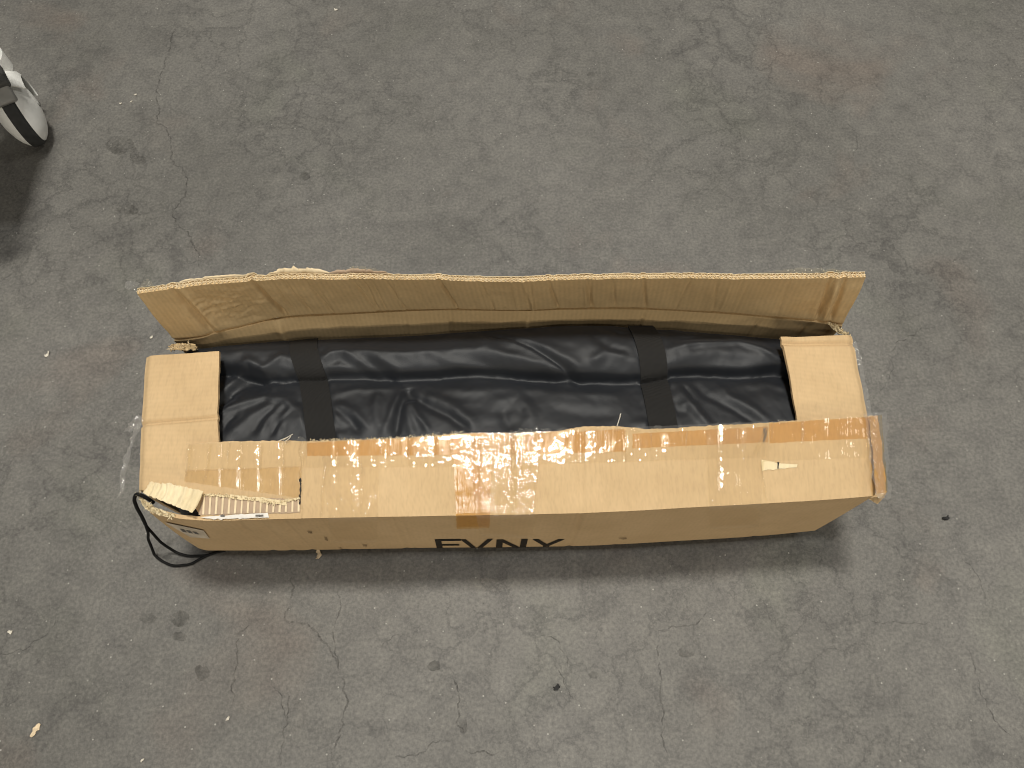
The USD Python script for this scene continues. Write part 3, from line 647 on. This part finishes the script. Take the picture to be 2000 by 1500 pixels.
tape('packing_tape', [(1020, FT(1020) - 1), (1500, FT(1500) - 1), (1500, 893), (1020, 908)], TAPE, .0020, 340, 40, .0024, 13, label='clear crumpled strip along the right half of the free edge')
tape('packing_tape', [(1490, FT(1490)), (1712, FT(1712)), (1712, 893), (1490, 902)], TAPE, .0022, 160, 30, .0010, 14)
tape('packing_tape', [(365, 866), (602, 861), (600, 912), (363, 922)], TAPE, .0024, 170, 36, .0022, 15, label='clear patch at the left end with upright folds')
tape('packing_tape', [(362, 918), (590, 910), (587, 972), (360, 940)], TAPE_OLD, .0016, 140, 36, .0012, 16, label='yellowed old patch above the bare flutes')
tape('packing_tape', [(630, 893), (741, 890), (737, 1054), (646, 1056)], TAPE, .0026, 80, 110, .0020, 17, label='clear upright strip left of centre, lapping over the fold')
tape('packing_tape', [(884, FT(884) + 1), (962, FT(962) + 1), (956, 1028), (892, 1030)], TAPE_AMBER, .0014, 60, 100, .0010, 18, label='amber upright strip at the centre')
tape('packing_tape', [(886, FT(886)), (1058, FT(1058) - 1), (1040, 1046), (940, 1041)], TAPE_ROUGH, .0030, 140, 120, .0026, 19, label='wide glossy upright patch at the centre, full of bubbles')
tape('packing_tape', [(1378, FT(1378) + 1), (1498, FT(1498)), (1482, 1024), (1386, 1028)], TAPE, .0028, 90, 120, .0018, 20, label='clear upright strip right of centre, lapping over the fold')
# upright folds in the tape that catch the light
for (ua, va, ub, vb, wd, hh) in ((372, 868, 366, 932, 2.4, .003), (376, 870, 372, 915, 1.6, .002), (412, 866, 402, 940, 3, .004), (449, 864, 446, 918, 1.8, .002), (471, 864, 468, 920, 2.4, .003), (512, 866, 508, 918, 2.6, .003), (555, 868, 554, 920, 2.2, .0025), (600, 862, 590, 915, 2.4, .003),
                                 (692, 862, 690, 910, 1.5, .0016), (746, 858, 744, 888, 2.4, .003), (800, 855, 800, 912, 2.4, .003), (831, 858, 832, 880, 3.2, .003), (880, 850, 882, 912, 2.0, .002), (690, 900, 688, 1005, 1.6, .002), (708, 905, 706, 1005, 1.6, .002), (636, 905, 628, 1008, 3.2, .003),
                                 (1000, 848, 1004, 1005, 3.0, .0045), (996, 850, 1000, 1000, 1.5, .002), (930, 920, 958, 975, 2, .003), (1220, 842, 1222, 900, 2.4, .003), (1270, 845, 1272, 880, 2.2, .0025), (1340, 838, 1338, 876, 2.2, .003), (1502, 828, 1478, 890, 2.4, .003), (1494, 838, 1472, 888, 2.2, .0035), (1508, 824, 1506, 858, 2, .003), (1566, 822, 1566, 868, 3.0, .001), (1485, 900, 1496, 980, 2, .002),
                                 (884, 1000, 960, 1002, 2.6, .002)):
    m = 40
    s = np.linspace(0, 1, m)
    uu = ua + (ub - ua) * s + (fbm(np.c_[s * 5, 0 * s + ua, 0 * s], 3, 8) - .5) * 4; vv = va + (vb - va) * s
    hor = abs(ub - ua) > abs(vb - va)
    rows = []
    for o in np.linspace(-1, 1, 7):
        rows.append(front(uu + (0 if hor else o * wd), vv + (o * wd if hor else 0)) + np.array([0, 0, 1]) * ((.0034 + hh * (1 - o * o) * (.4 + fbm(np.c_[s * 9, 0 * s, 0 * s + ua], 2, 4)) * np.minimum(1, 6 * np.minimum(s, 1 - s) + .1))[:, None]))
    P = np.array(rows)
    if hor: P = P[::-1]
    mm = sheet(P.transpose(1, 0, 2)[::-1] if not hor else P)
    part('tape_fold', mm[:2], TAPE, front_flap, smooth=True, uv=mm[2])

# tape wrapped round the right end: amber underlay and a crumpled clear edge that stands off the corner
def strip_rows(rows, zs, mt, nm, label, seed, wr, n=90):
    rr = np.array([smoothline(np.c_[np.array(r, float), np.broadcast_to(z, len(r))], n) for r, z in zip(rows, zs)])
    rr = PchipInterpolator(np.linspace(0, 1, len(rr)), rr)(np.linspace(0, 1, 24))
    P = pix(rr[..., 0], rr[..., 1], rr[..., 2])
    P = P + (np.stack([fbm(P * 75 + 3 * j, 3, seed + j) for j in range(3)], -1) - .5) * wr
    P = P.transpose(1, 0, 2)[::-1]
    m = sheet(P)
    part(nm, m[:2], mt, carton, smooth=True, uv=m[2], label=label)
strip_rows([[(1697, 815), (1703, 870), (1708, 920), (1711, 962), (1700, 972)], [(1716, 812), (1722, 870), (1728, 920), (1730, 955), (1722, 972)]], [.289, .281], KRAFT, 'folded_edge', 'amber tinted board edge turned over at the right end', 3, .004)
strip_rows([[(1694, 814), (1702, 870), (1707, 920), (1710, 964)], [(1722, 810), (1726, 870), (1731, 920), (1733, 962)]], [.2925, .2845], TAPE_AMBER, 'amber_band', 'amber tape turned over the right end', 4, .003)
strip_rows([[(1688, 812), (1697, 870), (1703, 920), (1708, 968)], [(1712, 806), (1716, 870), (1722, 920), (1722, 975)], [(1731, 805), (1735, 835), (1730, 862), (1738, 895), (1733, 925), (1742, 950), (1738, 975)]], [.2935, .291, .272], FILM, 'packing_tape', 'crumpled clear tape standing off the right end', 5, .007)
pix_patch('torn_corner', [[(1695, 972), (1706, 980), (1716, 984), (1726, 972)], [(1697, 966), (1708, 969), (1718, 972), (1732, 960)]], [.262, .272], KRAFT, .003, carton, label='crumpled tan paper at the front right corner', jag=7, seed=33, wr=.003)

# loose film hanging at the left end, and bits of film along the free edge
def ribbon(nm, pts, zs, wd, mt, parent, label=None, seed=1, n=40, taper=True, crump=.004):
    p3 = pix(np.array(pts, float)[:, 0], np.array(pts, float)[:, 1], np.array(zs, float))
    c = smoothline(p3, n); s = np.linspace(0, 1, n)
    t = np.gradient(c, axis=0); t /= np.linalg.norm(t, axis=1, keepdims=True)
    side = np.cross(t, np.array([.2, -.5, .8])); side /= np.linalg.norm(side, axis=1, keepdims=True)
    w2 = wd * (.5 + fbm(np.c_[s * 6, 0 * s, 0 * s], 3, seed)) * (np.minimum(1, (1 - s) * 3 + .15) if taper else 1)
    P = np.stack([c + side * (o * w2)[:, None] for o in np.linspace(-.5, .5, 6)], 1)
    P = P + (np.stack([fbm(P * 140 + 5 * j, 3, seed + j) for j in range(3)], -1) - .5) * crump
    m = sheet(P)
    return part(nm, m[:2], mt, parent, smooth=True, uv=m[2], label=label)
ribbon('loose_film', [(276, 826), (262, 850), (250, 890), (241, 925), (240, 940), (236, 962), (228, 972)], [.272, .262, .25, .24, .235, .23, .225], .007, FILM, carton, 'clear strip of tape hanging off the left end', 5, crump=.008)
ribbon('loose_film', [(277, 815), (262, 830), (250, 840), (243, 842)], [.274, .272, .270, .266], .012, FILM, carton, None, 7, crump=.01)
ribbon('loose_film', [(268, 560), (258, 556), (250, 558), (246, 566)], [.37, .375, .375, .37], .012, FILM, carton, None, 9, crump=.006)
ribbon('loose_film', [(1668, 668), (1682, 720), (1690, 770), (1697, 812)], [.262, .258, .26, .262], .010, FILM, carton, 'thin clear edge of tape along the right end flap', 12, taper=False)
for i, (u, v, l) in enumerate(((1003, 846, 14), (1018, 845, 18), (1032, 842, 14), (1046, 843, 10), (1070, 843, 16), (1100, 842, 18), (1160, 838, 16), (1205, 838, 14), (1245, 840, 16), (1285, 838, 12), (1400, 831, 10), (1440, 828, 12), (1530, 824, 18), (560, 862, 10), (590, 860, 9), (1690, 812, 12), (900, 848, 20), (850, 851, 14))):
    ribbon('film_scrap', [(u - l / 2, v + 3), (u, v - 1), (u + l / 2, v + 2)], [.290, .292, .290], .009, TAPE_ROUGH, front_flap, None, 40 + i, 14, crump=.009)
for pts, z in (([(1205, 832), (1209, 820), (1212, 808)], [.289, .294, .300]), ([(553, 860), (563, 853), (572, 848)], [.287, .292, .298]), ([(556, 862), (564, 857), (568, 852)], [.287, .291, .294]), ([(545, 861), (557, 856), (562, 854)], [.287, .291, .292]),
               ([(1213, 808), (1211, 812), (1212, 815)], [.3, .299, .298])):
    part('thread', tube(smoothline(pix(*np.array(pts, float).T, np.array(z)), 14), .0007, 5), SPECK, front_flap)
# frayed paper fibres on the raw edges
def fibres(points, dirs, mt, parent, num, ln, seed):
    r = np.random.default_rng(seed); V, F = [], []
    for i in range(num):
        j = r.integers(len(points)); p = points[j] + r.normal(0, .0012, 3)
        d = dirs[j] + r.normal(0, .7, 3); d /= np.linalg.norm(d); l = ln * r.uniform(.4, 1.4)
        s = np.cross(d, r.normal(0, 1, 3)); s /= np.linalg.norm(s); wd = r.uniform(.0003, .0009)
        b = len(V); V += [p - s * wd, p + s * wd, p + d * l * .6 + s * wd * .8 + r.normal(0, .0005, 3), p + d * l]
        F += [(b, b + 1, b + 2), (b, b + 2, b + 3)]
    part('frayed_fibre', (np.array(V), np.array(F)), mt, parent, smooth=False, kind='stuff')
fibres(E[::6] - N[::6] * .0035, U[::6], FLUTE, bflap, 900, .003, 1)
ue = np.linspace(600, 900, 200); pe = flap_pts(ue, np.ones(200)); fibres(pe, np.tile([0, .7, .4], (200, 1)), PALE, front_flap, 260, .003, 2)
uc = np.linspace(392, 586, 200); pc = front(uc, np.interp(uc, [396, 431, 458, 506, 532, 560, 585], [968, 966, 971, 975, 982, 977, 972])) + [0, 0, .003]
fibres(pc, np.tile([0, -.5, .4], (200, 1)), PALE, front_flap, 350, .004, 3)
cr = pix(np.array([272, 280, 290, 300, 312, 330]), np.array([966, 980, 990, 998, 1000, 1006]), .272); fibres(cr, np.tile([0, -.2, .8], (6, 1)), PALE, carton, 160, .006, 4)
cr = pix(np.linspace(330, 372, 12), np.linspace(682, 672, 12), .27); fibres(cr, np.tile([-.2, .2, .8], (12, 1)), FLUTE, carton, 70, .005, 5)
cr = pix(np.linspace(1618, 1660, 12), np.linspace(632, 656, 12), .274); fibres(cr, np.tile([.2, .2, .8], (12, 1)), PALE, carton, 60, .005, 6)

# ------------------------------------------------------------------ the bag
YV = lambda x: _yv(x)
_pts = pix(*np.array([(300, 742), (430, 742), (560, 752), (640, 748), (700, 744), (790, 745), (880, 743), (1000, 748), (1150, 757), (1250, 758), (1310, 745), (1400, 740), (1500, 740), (1545, 748), (1690, 755)], float).T, .225)
_yv0 = PchipInterpolator(_pts[:, 0], _pts[:, 1])
_yv = lambda x: _yv0(x) + .012 * (fbm(np.stack([np.asarray(x) * 13., 0 * np.asarray(x), 0 * np.asarray(x)], -1), 3, 44) - .5)
_pts = pix(*np.array([(330, 672), (428, 668), (560, 663), (700, 658), (850, 652), (900, 646), (1000, 636), (1100, 627), (1200, 627), (1260, 634), (1400, 648), (1530, 660), (1650, 668)], float).T, .215)
_yb = PchipInterpolator(_pts[:, 0], _pts[:, 1], extrapolate=True)
xl, xr = -.556, .540
nx, ny = 620, 190
X, Y = np.meshgrid(np.linspace(xl, xr, nx), np.linspace(.012, _yb(0.) + .055, ny))
def lobes(X, Y):
    yv, yb = _yv(X), _yb(X)
    q = (Y - yv) / (yb - yv); p = (yv - Y) / (yv - .0)
    bulge = 1 + .25 * np.exp(-((X - .14) / .16) ** 2)
    zb = .236 - .036 * np.clip(q, 0, 2) ** 2 + .030 * bulge * np.clip(4 * q * (1.2 - q) / 1.44, 0, 1) ** .75 * (1 - .25 * np.clip(q, 0, 1))
    over = np.clip((q - 1.0) / .40, 0, 1); zb = zb - .07 * over ** 2
    zf = .232 + .026 * np.clip(4 * p * (1.1 - p) / 1.21, 0, 1) ** .85
    z = np.where(q > 0, zb, zf)
    e = np.clip((np.abs(X - (xl + xr) / 2) - (xr - xl) / 2 + .04) / .04, 0, 1)
    return z - .05 * e ** 2.5
def L(pts, z=.24): return pix(*np.array(pts, float).T, z)[:, :2]
STRAPS = [[(590, 655), (597, 690), (604, 715), (612, 745), (618, 770), (624, 800), (628, 830), (634, 870), (640, 930)], [(1252, 632), (1262, 670), (1270, 705), (1278, 745), (1282, 770), (1286, 800), (1290, 830), (1296, 870), (1304, 930)]]
SW = .0225
fold = np.zeros_like(X)
def ridge(pts, w, a, skew=0., ends=True):
    global fold
    d, sd, fr = dist_seg(X, Y, L(pts))
    ww = np.where(sd > 0, w * (1 + skew), w * (1 - skew))
    k = np.exp(-(d / ww) ** 2)
    if ends: k = k * np.clip(np.minimum(fr, 1 - fr) * 5 + .25, 0, 1)
    fold = fold + a * k
m = .001
# back half
ridge([(636, 706), (652, 694), (675, 692), (700, 706), (722, 720)], 6 * m, 4 * m, .3); ridge([(640, 716), (668, 708), (700, 722), (750, 742)], 8 * m, -5 * m)
ridge([(678, 688), (720, 692), (790, 697), (870, 692)], 8 * m, 5 * m, -.3); ridge([(690, 700), (735, 720), (775, 742)], 8 * m, -6 * m, .3); ridge([(735, 705), (770, 722), (790, 740)], 7 * m, 3 * m)
ridge([(870, 692), (930, 692), (950, 680), (940, 660)], 9 * m, 3 * m); ridge([(945, 656), (1000, 672), (1040, 690), (1090, 720), (1142, 756)], 5 * m, -6.5 * m, .5); ridge([(980, 662), (1060, 688), (1110, 715), (1150, 745)], 12 * m, 5 * m)
ridge([(940, 690), (1000, 706), (1060, 722), (1120, 750)], 9 * m, 5 * m); ridge([(915, 705), (960, 720), (1010, 735), (1090, 748)], 8 * m, -3 * m); ridge([(850, 700), (900, 720), (960, 742)], 9 * m, 2.5 * m)
ridge([(1150, 660), (1190, 690), (1225, 700)], 8 * m, -3.5 * m); ridge([(1150, 720), (1180, 700), (1225, 705)], 9 * m, 4 * m); ridge([(1185, 745), (1215, 738), (1245, 745)], 5 * m, 3 * m); ridge([(1170, 640), (1205, 655), (1222, 662)], 6 * m, -3 * m)
ridge([(1300, 690), (1360, 678), (1440, 672), (1480, 688), (1515, 712), (1535, 725)], 8 * m, 6 * m, .35); ridge([(1310, 668), (1380, 665), (1430, 668)], 6 * m, -3 * m); ridge([(1320, 725), (1400, 708), (1470, 712)], 12 * m, -4 * m)
ridge([(1300, 640), (1340, 655), (1380, 650)], 6 * m, 2.5 * m); ridge([(1475, 655), (1500, 672), (1530, 690)], 9 * m, -3 * m)
ridge([(432, 775), (465, 735), (490, 715), (510, 725), (545, 772)], 9 * m, 6 * m); ridge([(450, 700), (480, 690), (520, 692), (560, 688)], 9 * m, 3 * m); ridge([(510, 735), (540, 715), (562, 695)], 7 * m, 4 * m); ridge([(530, 745), (550, 730), (572, 738)], 5 * m, -3 * m)
ridge([(436, 778), (480, 752), (508, 746), (530, 766)], 12 * m, -8 * m); ridge([(426, 800), (440, 790), (455, 772)], 10 * m, -8 * m)
# front half
ridge([(425, 812), (470, 795), (520, 778), (560, 785), (585, 808)], 9 * m, 6 * m, .3); ridge([(545, 785), (500, 815), (452, 858)], 8 * m, 3.5 * m); ridge([(560, 790), (530, 820), (515, 860)], 6 * m, 3.5 * m); ridge([(545, 800), (515, 825), (495, 858)], 6 * m, -3 * m); ridge([(572, 800), (555, 830), (548, 860)], 5 * m, 3 * m); ridge([(570, 812), (545, 840), (532, 860)], 4 * m, -3 * m); ridge([(440, 850), (450, 830), (465, 815)], 5 * m, -3 * m)
ridge([(795, 758), (800, 775), (806, 790)], 9 * m, -8 * m); ridge([(785, 765), (770, 800), (752, 860)], 7 * m, 4 * m); ridge([(790, 775), (782, 810), (775, 862)], 6 * m, -5 * m); ridge([(802, 782), (815, 815), (842, 852)], 6 * m, 5 * m); ridge([(796, 785), (800, 820), (808, 860)], 7 * m, 3.5 * m)
ridge([(808, 778), (840, 800), (880, 820), (915, 846)], 7 * m, -5 * m); ridge([(825, 770), (880, 795), (920, 825), (930, 850)], 9 * m, 3.5 * m); ridge([(740, 765), (735, 800), (745, 850)], 9 * m, 3 * m); ridge([(650, 790), (690, 805), (730, 850)], 7 * m, 3.5 * m); ridge([(655, 805), (690, 830), (705, 855)], 6 * m, -3.5 * m)
ridge([(660, 770), (700, 762), (770, 760)], 6 * m, 3 * m); ridge([(830, 760), (920, 765), (1000, 760), (1100, 770), (1230, 772)], 10 * m, 3 * m); ridge([(960, 790), (1010, 775), (1030, 800), (1040, 840)], 10 * m, 3 * m); ridge([(980, 800), (990, 830), (1000, 850)], 9 * m, -3 * m)
ridge([(1060, 800), (1120, 815), (1200, 820)], 14 * m, -3 * m); ridge([(1318, 757), (1352, 800), (1385, 845)], 8 * m, 4.5 * m); ridge([(1335, 755), (1350, 778), (1355, 790)], 3 * m, -3 * m); ridge([(1356, 750), (1375, 775), (1420, 800), (1480, 840)], 8 * m, -5 * m, .3); ridge([(1400, 745), (1420, 775), (1470, 810), (1500, 835)], 8 * m, 4 * m); ridge([(1440, 752), (1500, 752), (1540, 762)], 9 * m, 3 * m); ridge([(1320, 800), (1340, 795), (1370, 830)], 8 * m, 3 * m)
fold += (fbm(np.stack([X * 9, Y * 18, 0 * X], -1), 3, 71) - .5) * .006 + (np.abs(fbm(np.stack([X * 26 + Y * 10, Y * 24 - X * 6, 0 * X], -1), 3, 72) - .5) * -.002)
fold -= (.006 + .006 * noise(np.stack([X * 14, 0 * X, 0 * X], -1), 55)) * np.exp(-((Y - _yv(X) - .0045) / .0045) ** 2)
fold += (fbm(np.stack([X * 60 + Y * 25, Y * 70 - X * 20, 0 * X], -1), 3, 91) - .5) * .0020
near = np.zeros_like(X)
for sp in STRAPS:
    d, sd, fr = dist_seg(X, Y, L(sp))
    ed = np.maximum(d - SW, 0)
    g = np.exp(-ed / .016) * (noise(np.stack([Y * 80, X * 12, 0 * X + sd], -1), 33) - .5) * .0065
    g2 = np.exp(-ed / .03) * (noise(np.stack([Y * 48, X * 8, 0 * X + sd], -1), 36) - .5) * .006
    msk = np.clip((d - SW * .93) / .006, 0, 1)
    fold = (fold + g + g2) * msk; near = np.maximum(near, 1 - msk)
Z = lobes(X, Y) + fold - .0008 * near
from scipy.ndimage import gaussian_filter
Z = Z - .12 * np.exp(-((X - xl) / .06) ** 2 - (Y / .05) ** 2)
Z = gaussian_filter(Z, (1.1, 1.0))
zmax = np.interp(Y, [0, .02, .12, .2], [.255, .268, .276, .29]); Z = np.minimum(Z, zmax)
bagbase = pix(960, 780, 0.); bagbase[2] = .016
bag = thing('black_bag', 'black nylon carry bag with two webbing straps lying folded inside the long cardboard box', 'bag', bagbase)
top = np.stack([X, Y, np.maximum(Z, .03)], -1)
top[..., 1] = np.minimum(top[..., 1], np.interp(X, KH[:, 0], KH[:, 1]) * (top[..., 2] / .27) + (foot_l[1] + DEPTH) * (1 - top[..., 2] / .27) - .009)
bottom = top.copy(); bottom[..., 2] = .016
V, F = [top.reshape(-1, 3)], [gridfaces(ny, nx)]
cnt = nx * ny
for a, sgn in ((top[0], 1), (top[-1], -1), (top[:, 0], -1), (top[:, -1], 1)):
    b = a.copy(); b[:, 2] = .016; b[:, 0] = np.clip(b[:, 0], -.52, .505); b[:, 1] = np.clip(b[:, 1], .075, .27)
    V.append(np.vstack([a, b])); F.append(gridfaces(2, len(a), cnt, sgn > 0)); cnt += 2 * len(a)
cr4 = np.array([[top[0, 0], top[0, -1]], [top[-1, 0], top[-1, -1]]]); cr4[..., 2] = .016; cr4[..., 0] = np.clip(cr4[..., 0], -.52, .505); cr4[..., 1] = np.clip(cr4[..., 1], .075, .27)
V.append(cr4.reshape(-1, 3)); F.append(gridfaces(2, 2, cnt, True))
part('bag_body', (np.vstack(V), np.vstack(F)), NYLON, bag)
for sp, lab in zip(STRAPS, ('left webbing strap', 'right webbing strap')):
    c = smoothline(L(sp), 130)
    t_ = np.gradient(c, axis=0); t_ /= np.linalg.norm(t_, axis=1, keepdims=True); nn = np.stack([-t_[:, 1], t_[:, 0]], 1)
    o = np.linspace(-1, 1, 22)
    xy = c[:, None] + nn[:, None] * (o * SW)[None, :, None]
    z = lobes(xy[..., 0], xy[..., 1]) + .0026 + (fbm(np.stack([xy[..., 0] * 40, xy[..., 1] * 40, 0 * xy[..., 0]], -1), 3, 5) - .5) * .0016
    z = np.minimum(z, np.interp(xy[..., 1], [0, .02, .12, .2], [.257, .270, .278, .292]))
    P = np.concatenate([xy, z[..., None]], -1)[::-1]
    P = P[:, ::-1] if gnormals(P)[..., 2].mean() < 0 else P
    mm = slab(P, .0016)
    part('strap', mm[:2], WEBBING, bag, uv=mm[2], label=lab)
# the bag's draw cord comes out of the torn corner and lies on the floor
c0 = pix(np.array([300., 285, 268, 263, 266, 277, 284]), np.array([982., 972, 965, 972, 988, 1009, 1024]), np.array([.255, .268, .277, .268, .235, .18, .14]))
ca = np.vstack([c0[-2:], pix(np.array([293., 312, 343, 374, 400, 418, 440]), np.array([1036., 1057, 1078, 1086, 1085, 1080, 1074]), np.array([.105, .055, .010, .004, .004, .004, .004]))])
cb = np.vstack([c0[-2:], pix(np.array([288., 291, 301, 319, 343, 370, 392, 410, 440]), np.array([1036., 1057, 1082, 1097, 1105, 1102, 1091, 1083, 1075]), np.array([.12, .06, .014, .004, .004, .004, .004, .005, .006]))])
part('draw_cord', merge([tube(smoothline(c0, 60), .0028), tube(smoothline(ca, 90), .0024), tube(smoothline(cb, 90), .0024)])[:2], CORD, bag, label='thin black cord looping out of the torn corner onto the floor')

# ------------------------------------------------------------------ caster at the left edge
cbase = pix(76, 266, 0.); cbase[2] = 0
cas = thing('caster', 'white swivel caster with dark grey tyre and brake pedal at the left edge', 'caster', cbase)
hd = np.array([.50, -.866, 0]); ax = np.array([.866, .50, 0]); upv = np.array([0, 0, 1.])
R = .080
wc = cbase + np.array([0, 0, R])
def lathe(prof, center, axis, n=48):
    """prof: (radius, along) pairs turned about axis through center."""
    axis = axis / np.linalg.norm(axis)
    a = np.cross(axis, [0.3, .2, .93]); a /= np.linalg.norm(a); b = np.cross(axis, a)
    th = np.linspace(0, 2 * np.pi, n, endpoint=False)
    prof = np.array(prof, float)
    P = center + prof[:, None, 0, None] * (np.cos(th)[None, :, None] * a + np.sin(th)[None, :, None] * b) + prof[:, None, 1, None] * axis
    m_ = len(prof); i = np.arange(m_ * n).reshape(m_, n); j = np.roll(i, -1, 1)
    F = np.vstack([np.stack([i[:-1].ravel(), j[:-1].ravel(), j[1:].ravel()], 1), np.stack([i[:-1].ravel(), j[1:].ravel(), i[1:].ravel()], 1)])
    return trimesh.Trimesh(P.reshape(-1, 3), F, process=False)
def frame_box(center, ex, l, rad):
    """A rounded box: half sizes l along the frame ex."""
    import manifold3d as m3
    pts = [m3.Manifold.sphere(rad, 16).translate((sx * (l[0] - rad), sy * (l[1] - rad), sz * (l[2] - rad))) for sx in (-1, 1) for sy in (-1, 1) for sz in (-1, 1)]
    mm = m3.Manifold.batch_hull(pts).to_mesh()
    v = np.array(mm.vert_properties[:, :3]) @ np.array(ex)
    return trimesh.Trimesh(v + center, np.array(mm.tri_verts), process=False)
part('tyre', lathe([(.001, -.0145), (R * .8, -.0145), (R - .006, -.014), (R - .001, -.011), (R, -.006), (R, .006), (R - .001, .011), (R - .006, .014), (R * .8, .0145), (.001, .0145)], wc, ax, 64), TYRE, cas, smooth=35)
for sd in (1, -1):
    part('wheel_cover', lathe([(.001, sd * .044), (.016, sd * .0435), (.034, sd * .040), (.052, sd * .033), (.064, sd * .026), (.073, sd * .0170), (.0735, sd * .0135), (.001, sd * .0135)], wc, ax, 64), WHITE, cas, smooth=40)
# hood: a shell over the top and the rear of the wheel, open at the front
th = np.linspace(math.radians(72), math.radians(205), 50)
hp = []
for o in np.linspace(-1, 1, 25):
    rr = R + .012 - .030 * abs(o) ** 3
    hp.append(wc + ax * (.046 * o) + rr * (np.cos(th)[:, None] * hd + np.sin(th)[:, None] * upv))
hp = np.array(hp)
hp = hp if (gnormals(hp)[12, 20] @ (hp[12, 20] - wc)) > 0 else hp[::-1]
part('hood', slab(hp, .003)[:2], WHITE, cas, smooth=True)
sb = wc - hd * .052 + upv * (R + .024)
part('collar', lathe([(.001, -.040), (.038, -.040), (.043, -.034), (.043, .004), (.039, .009), (.037, .013), (.040, .016), (.040, .030), (.036, .035), (.001, .035)], sb, upv), WHITE, cas, smooth=35)
part('stem', lathe([(.001, .034), (.031, .034), (.031, .34), (.024, .344), (.001, .344)], sb, upv), BLUEWHITE, cas, smooth=35)
tilt = lambda a: np.array([ax, hd * math.cos(a) - upv * math.sin(a), upv * math.cos(a) + hd * math.sin(a)])
part('brake_pedal', frame_box(wc + hd * .012 + upv * (R + .020), tilt(.25), (.029, .026, .011), .006), PEDAL, cas, smooth=40)
part('pedal_arm', frame_box(wc + hd * .040 + upv * (R - .002), tilt(.75), (.024, .018, .010), .005), LITGREY, cas, smooth=40)
part('axle', lathe([(.001, -.047), (.007, -.047), (.008, -.045), (.008, .045), (.007, .047), (.001, .047)], wc, ax, 20), LITGREY, cas, smooth=35)
pc_ = np.array([pix(-12, 260, .47)[0] - .435, pix(0, 372, 0.)[1], 0])
part('unseen_plate', frame_box(np.array([pc_[0], pc_[1], .45]), np.eye(3), (.26, .16, .02), .012), WHITE, cas, smooth=40)  # unseen trolley plate, added to shade the floor by the caster

# ------------------------------------------------------------------ litter on the floor
def scrap(name, u, v, ln, wd, ang, mt, label, cat, seed, tall=.0012, curl=.003):
    c = pix(u, v, 0.)
    n1, n2 = 10, 5
    s, t = np.meshgrid(np.linspace(-1, 1, n1), np.linspace(-1, 1, n2))
    k = (.55 + .9 * fbm(np.stack([s * 2 + seed, 0 * s, t * 0], -1), 3, seed)) * (1 - .5 * np.abs(s) ** 2)
    x, y = s * ln / 2, t * wd / 2 * k + (fbm(np.stack([s * 1.4 + seed, 0 * s, 0 * s], -1), 2, seed + 2) - .5) * wd
    z = tall + .0006 + curl * np.abs(s) ** 2 * fbm(np.stack([s + seed, t, 0 * s], -1), 2, seed + 4)
    P = np.stack([c[0] + x * math.cos(ang) - y * math.sin(ang), c[1] + x * math.sin(ang) + y * math.cos(ang), z], -1)
    m_ = slab(P, tall)
    top_mesh(name, m_[:2], mt, label, cat, (c[0], c[1], 0), smooth=30)
scrap('wood_splinter', 70, 1426, .022, .008, .95, WOODY, 'pale torn splinter lying on bare concrete near the lower left corner', 'splinter', 3)
scrap('paper_scrap', 622, 1083, .016, .007, 1.5, WOODY, 'small pale paper scrap sticking out from under the front of the box', 'paper scrap', 5, .0016, .006)
scrap('white_chip', 656, 20, .009, .005, -.3, SPECK, 'white chip lying on the floor at the top edge, above the box', 'chip', 7)
scrap('white_chip', 446, 1403, .007, .004, 1.1, SPECK, 'curled white chip on the floor below the left part of the box', 'chip', 8, .001, .004)
scrap('white_chip', 21, 1234, .007, .005, .2, SPECK, 'white chip at the left edge of the floor, above the splinter', 'chip', 9)
scrap('white_chip', 93, 693, .008, .008, .4, SPECK, 'rounded white chip on the floor left of the box end flap', 'chip', 11)
scrap('white_chip', 296, 659, .006, .004, .9, SPECK, 'small white chip beside the lower left corner of the raised flap', 'chip', 14)
scrap('white_chip', 265, 186, .005, .004, .9, SPECK, 'small white chip on the floor right of the caster, uppermost of three', 'chip', 15)
scrap('white_chip', 236, 203, .0045, .004, .1, SPECK, 'tiny white chip on the floor right of the caster, leftmost of three', 'chip', 16)
scrap('white_chip', 257, 199, .005, .003, .6, SPECK, 'tiny white chip on the floor right of the caster, middle one of three', 'chip', 17)
scrap('white_chip', 279, 1484, .006, .003, .8, SPECK, 'white sliver on the floor at the bottom edge, left of the cracks', 'chip', 18)
scrap('dark_crumb', 1847, 1013, .009, .006, .5, DARKBIT, 'black crumb on the floor right of the box', 'crumb', 19, .003)
scrap('dark_crumb', 1087, 1343, .010, .008, .2, DARKBIT, 'dark round crumb on the floor below the middle of the box', 'crumb', 20, .002)
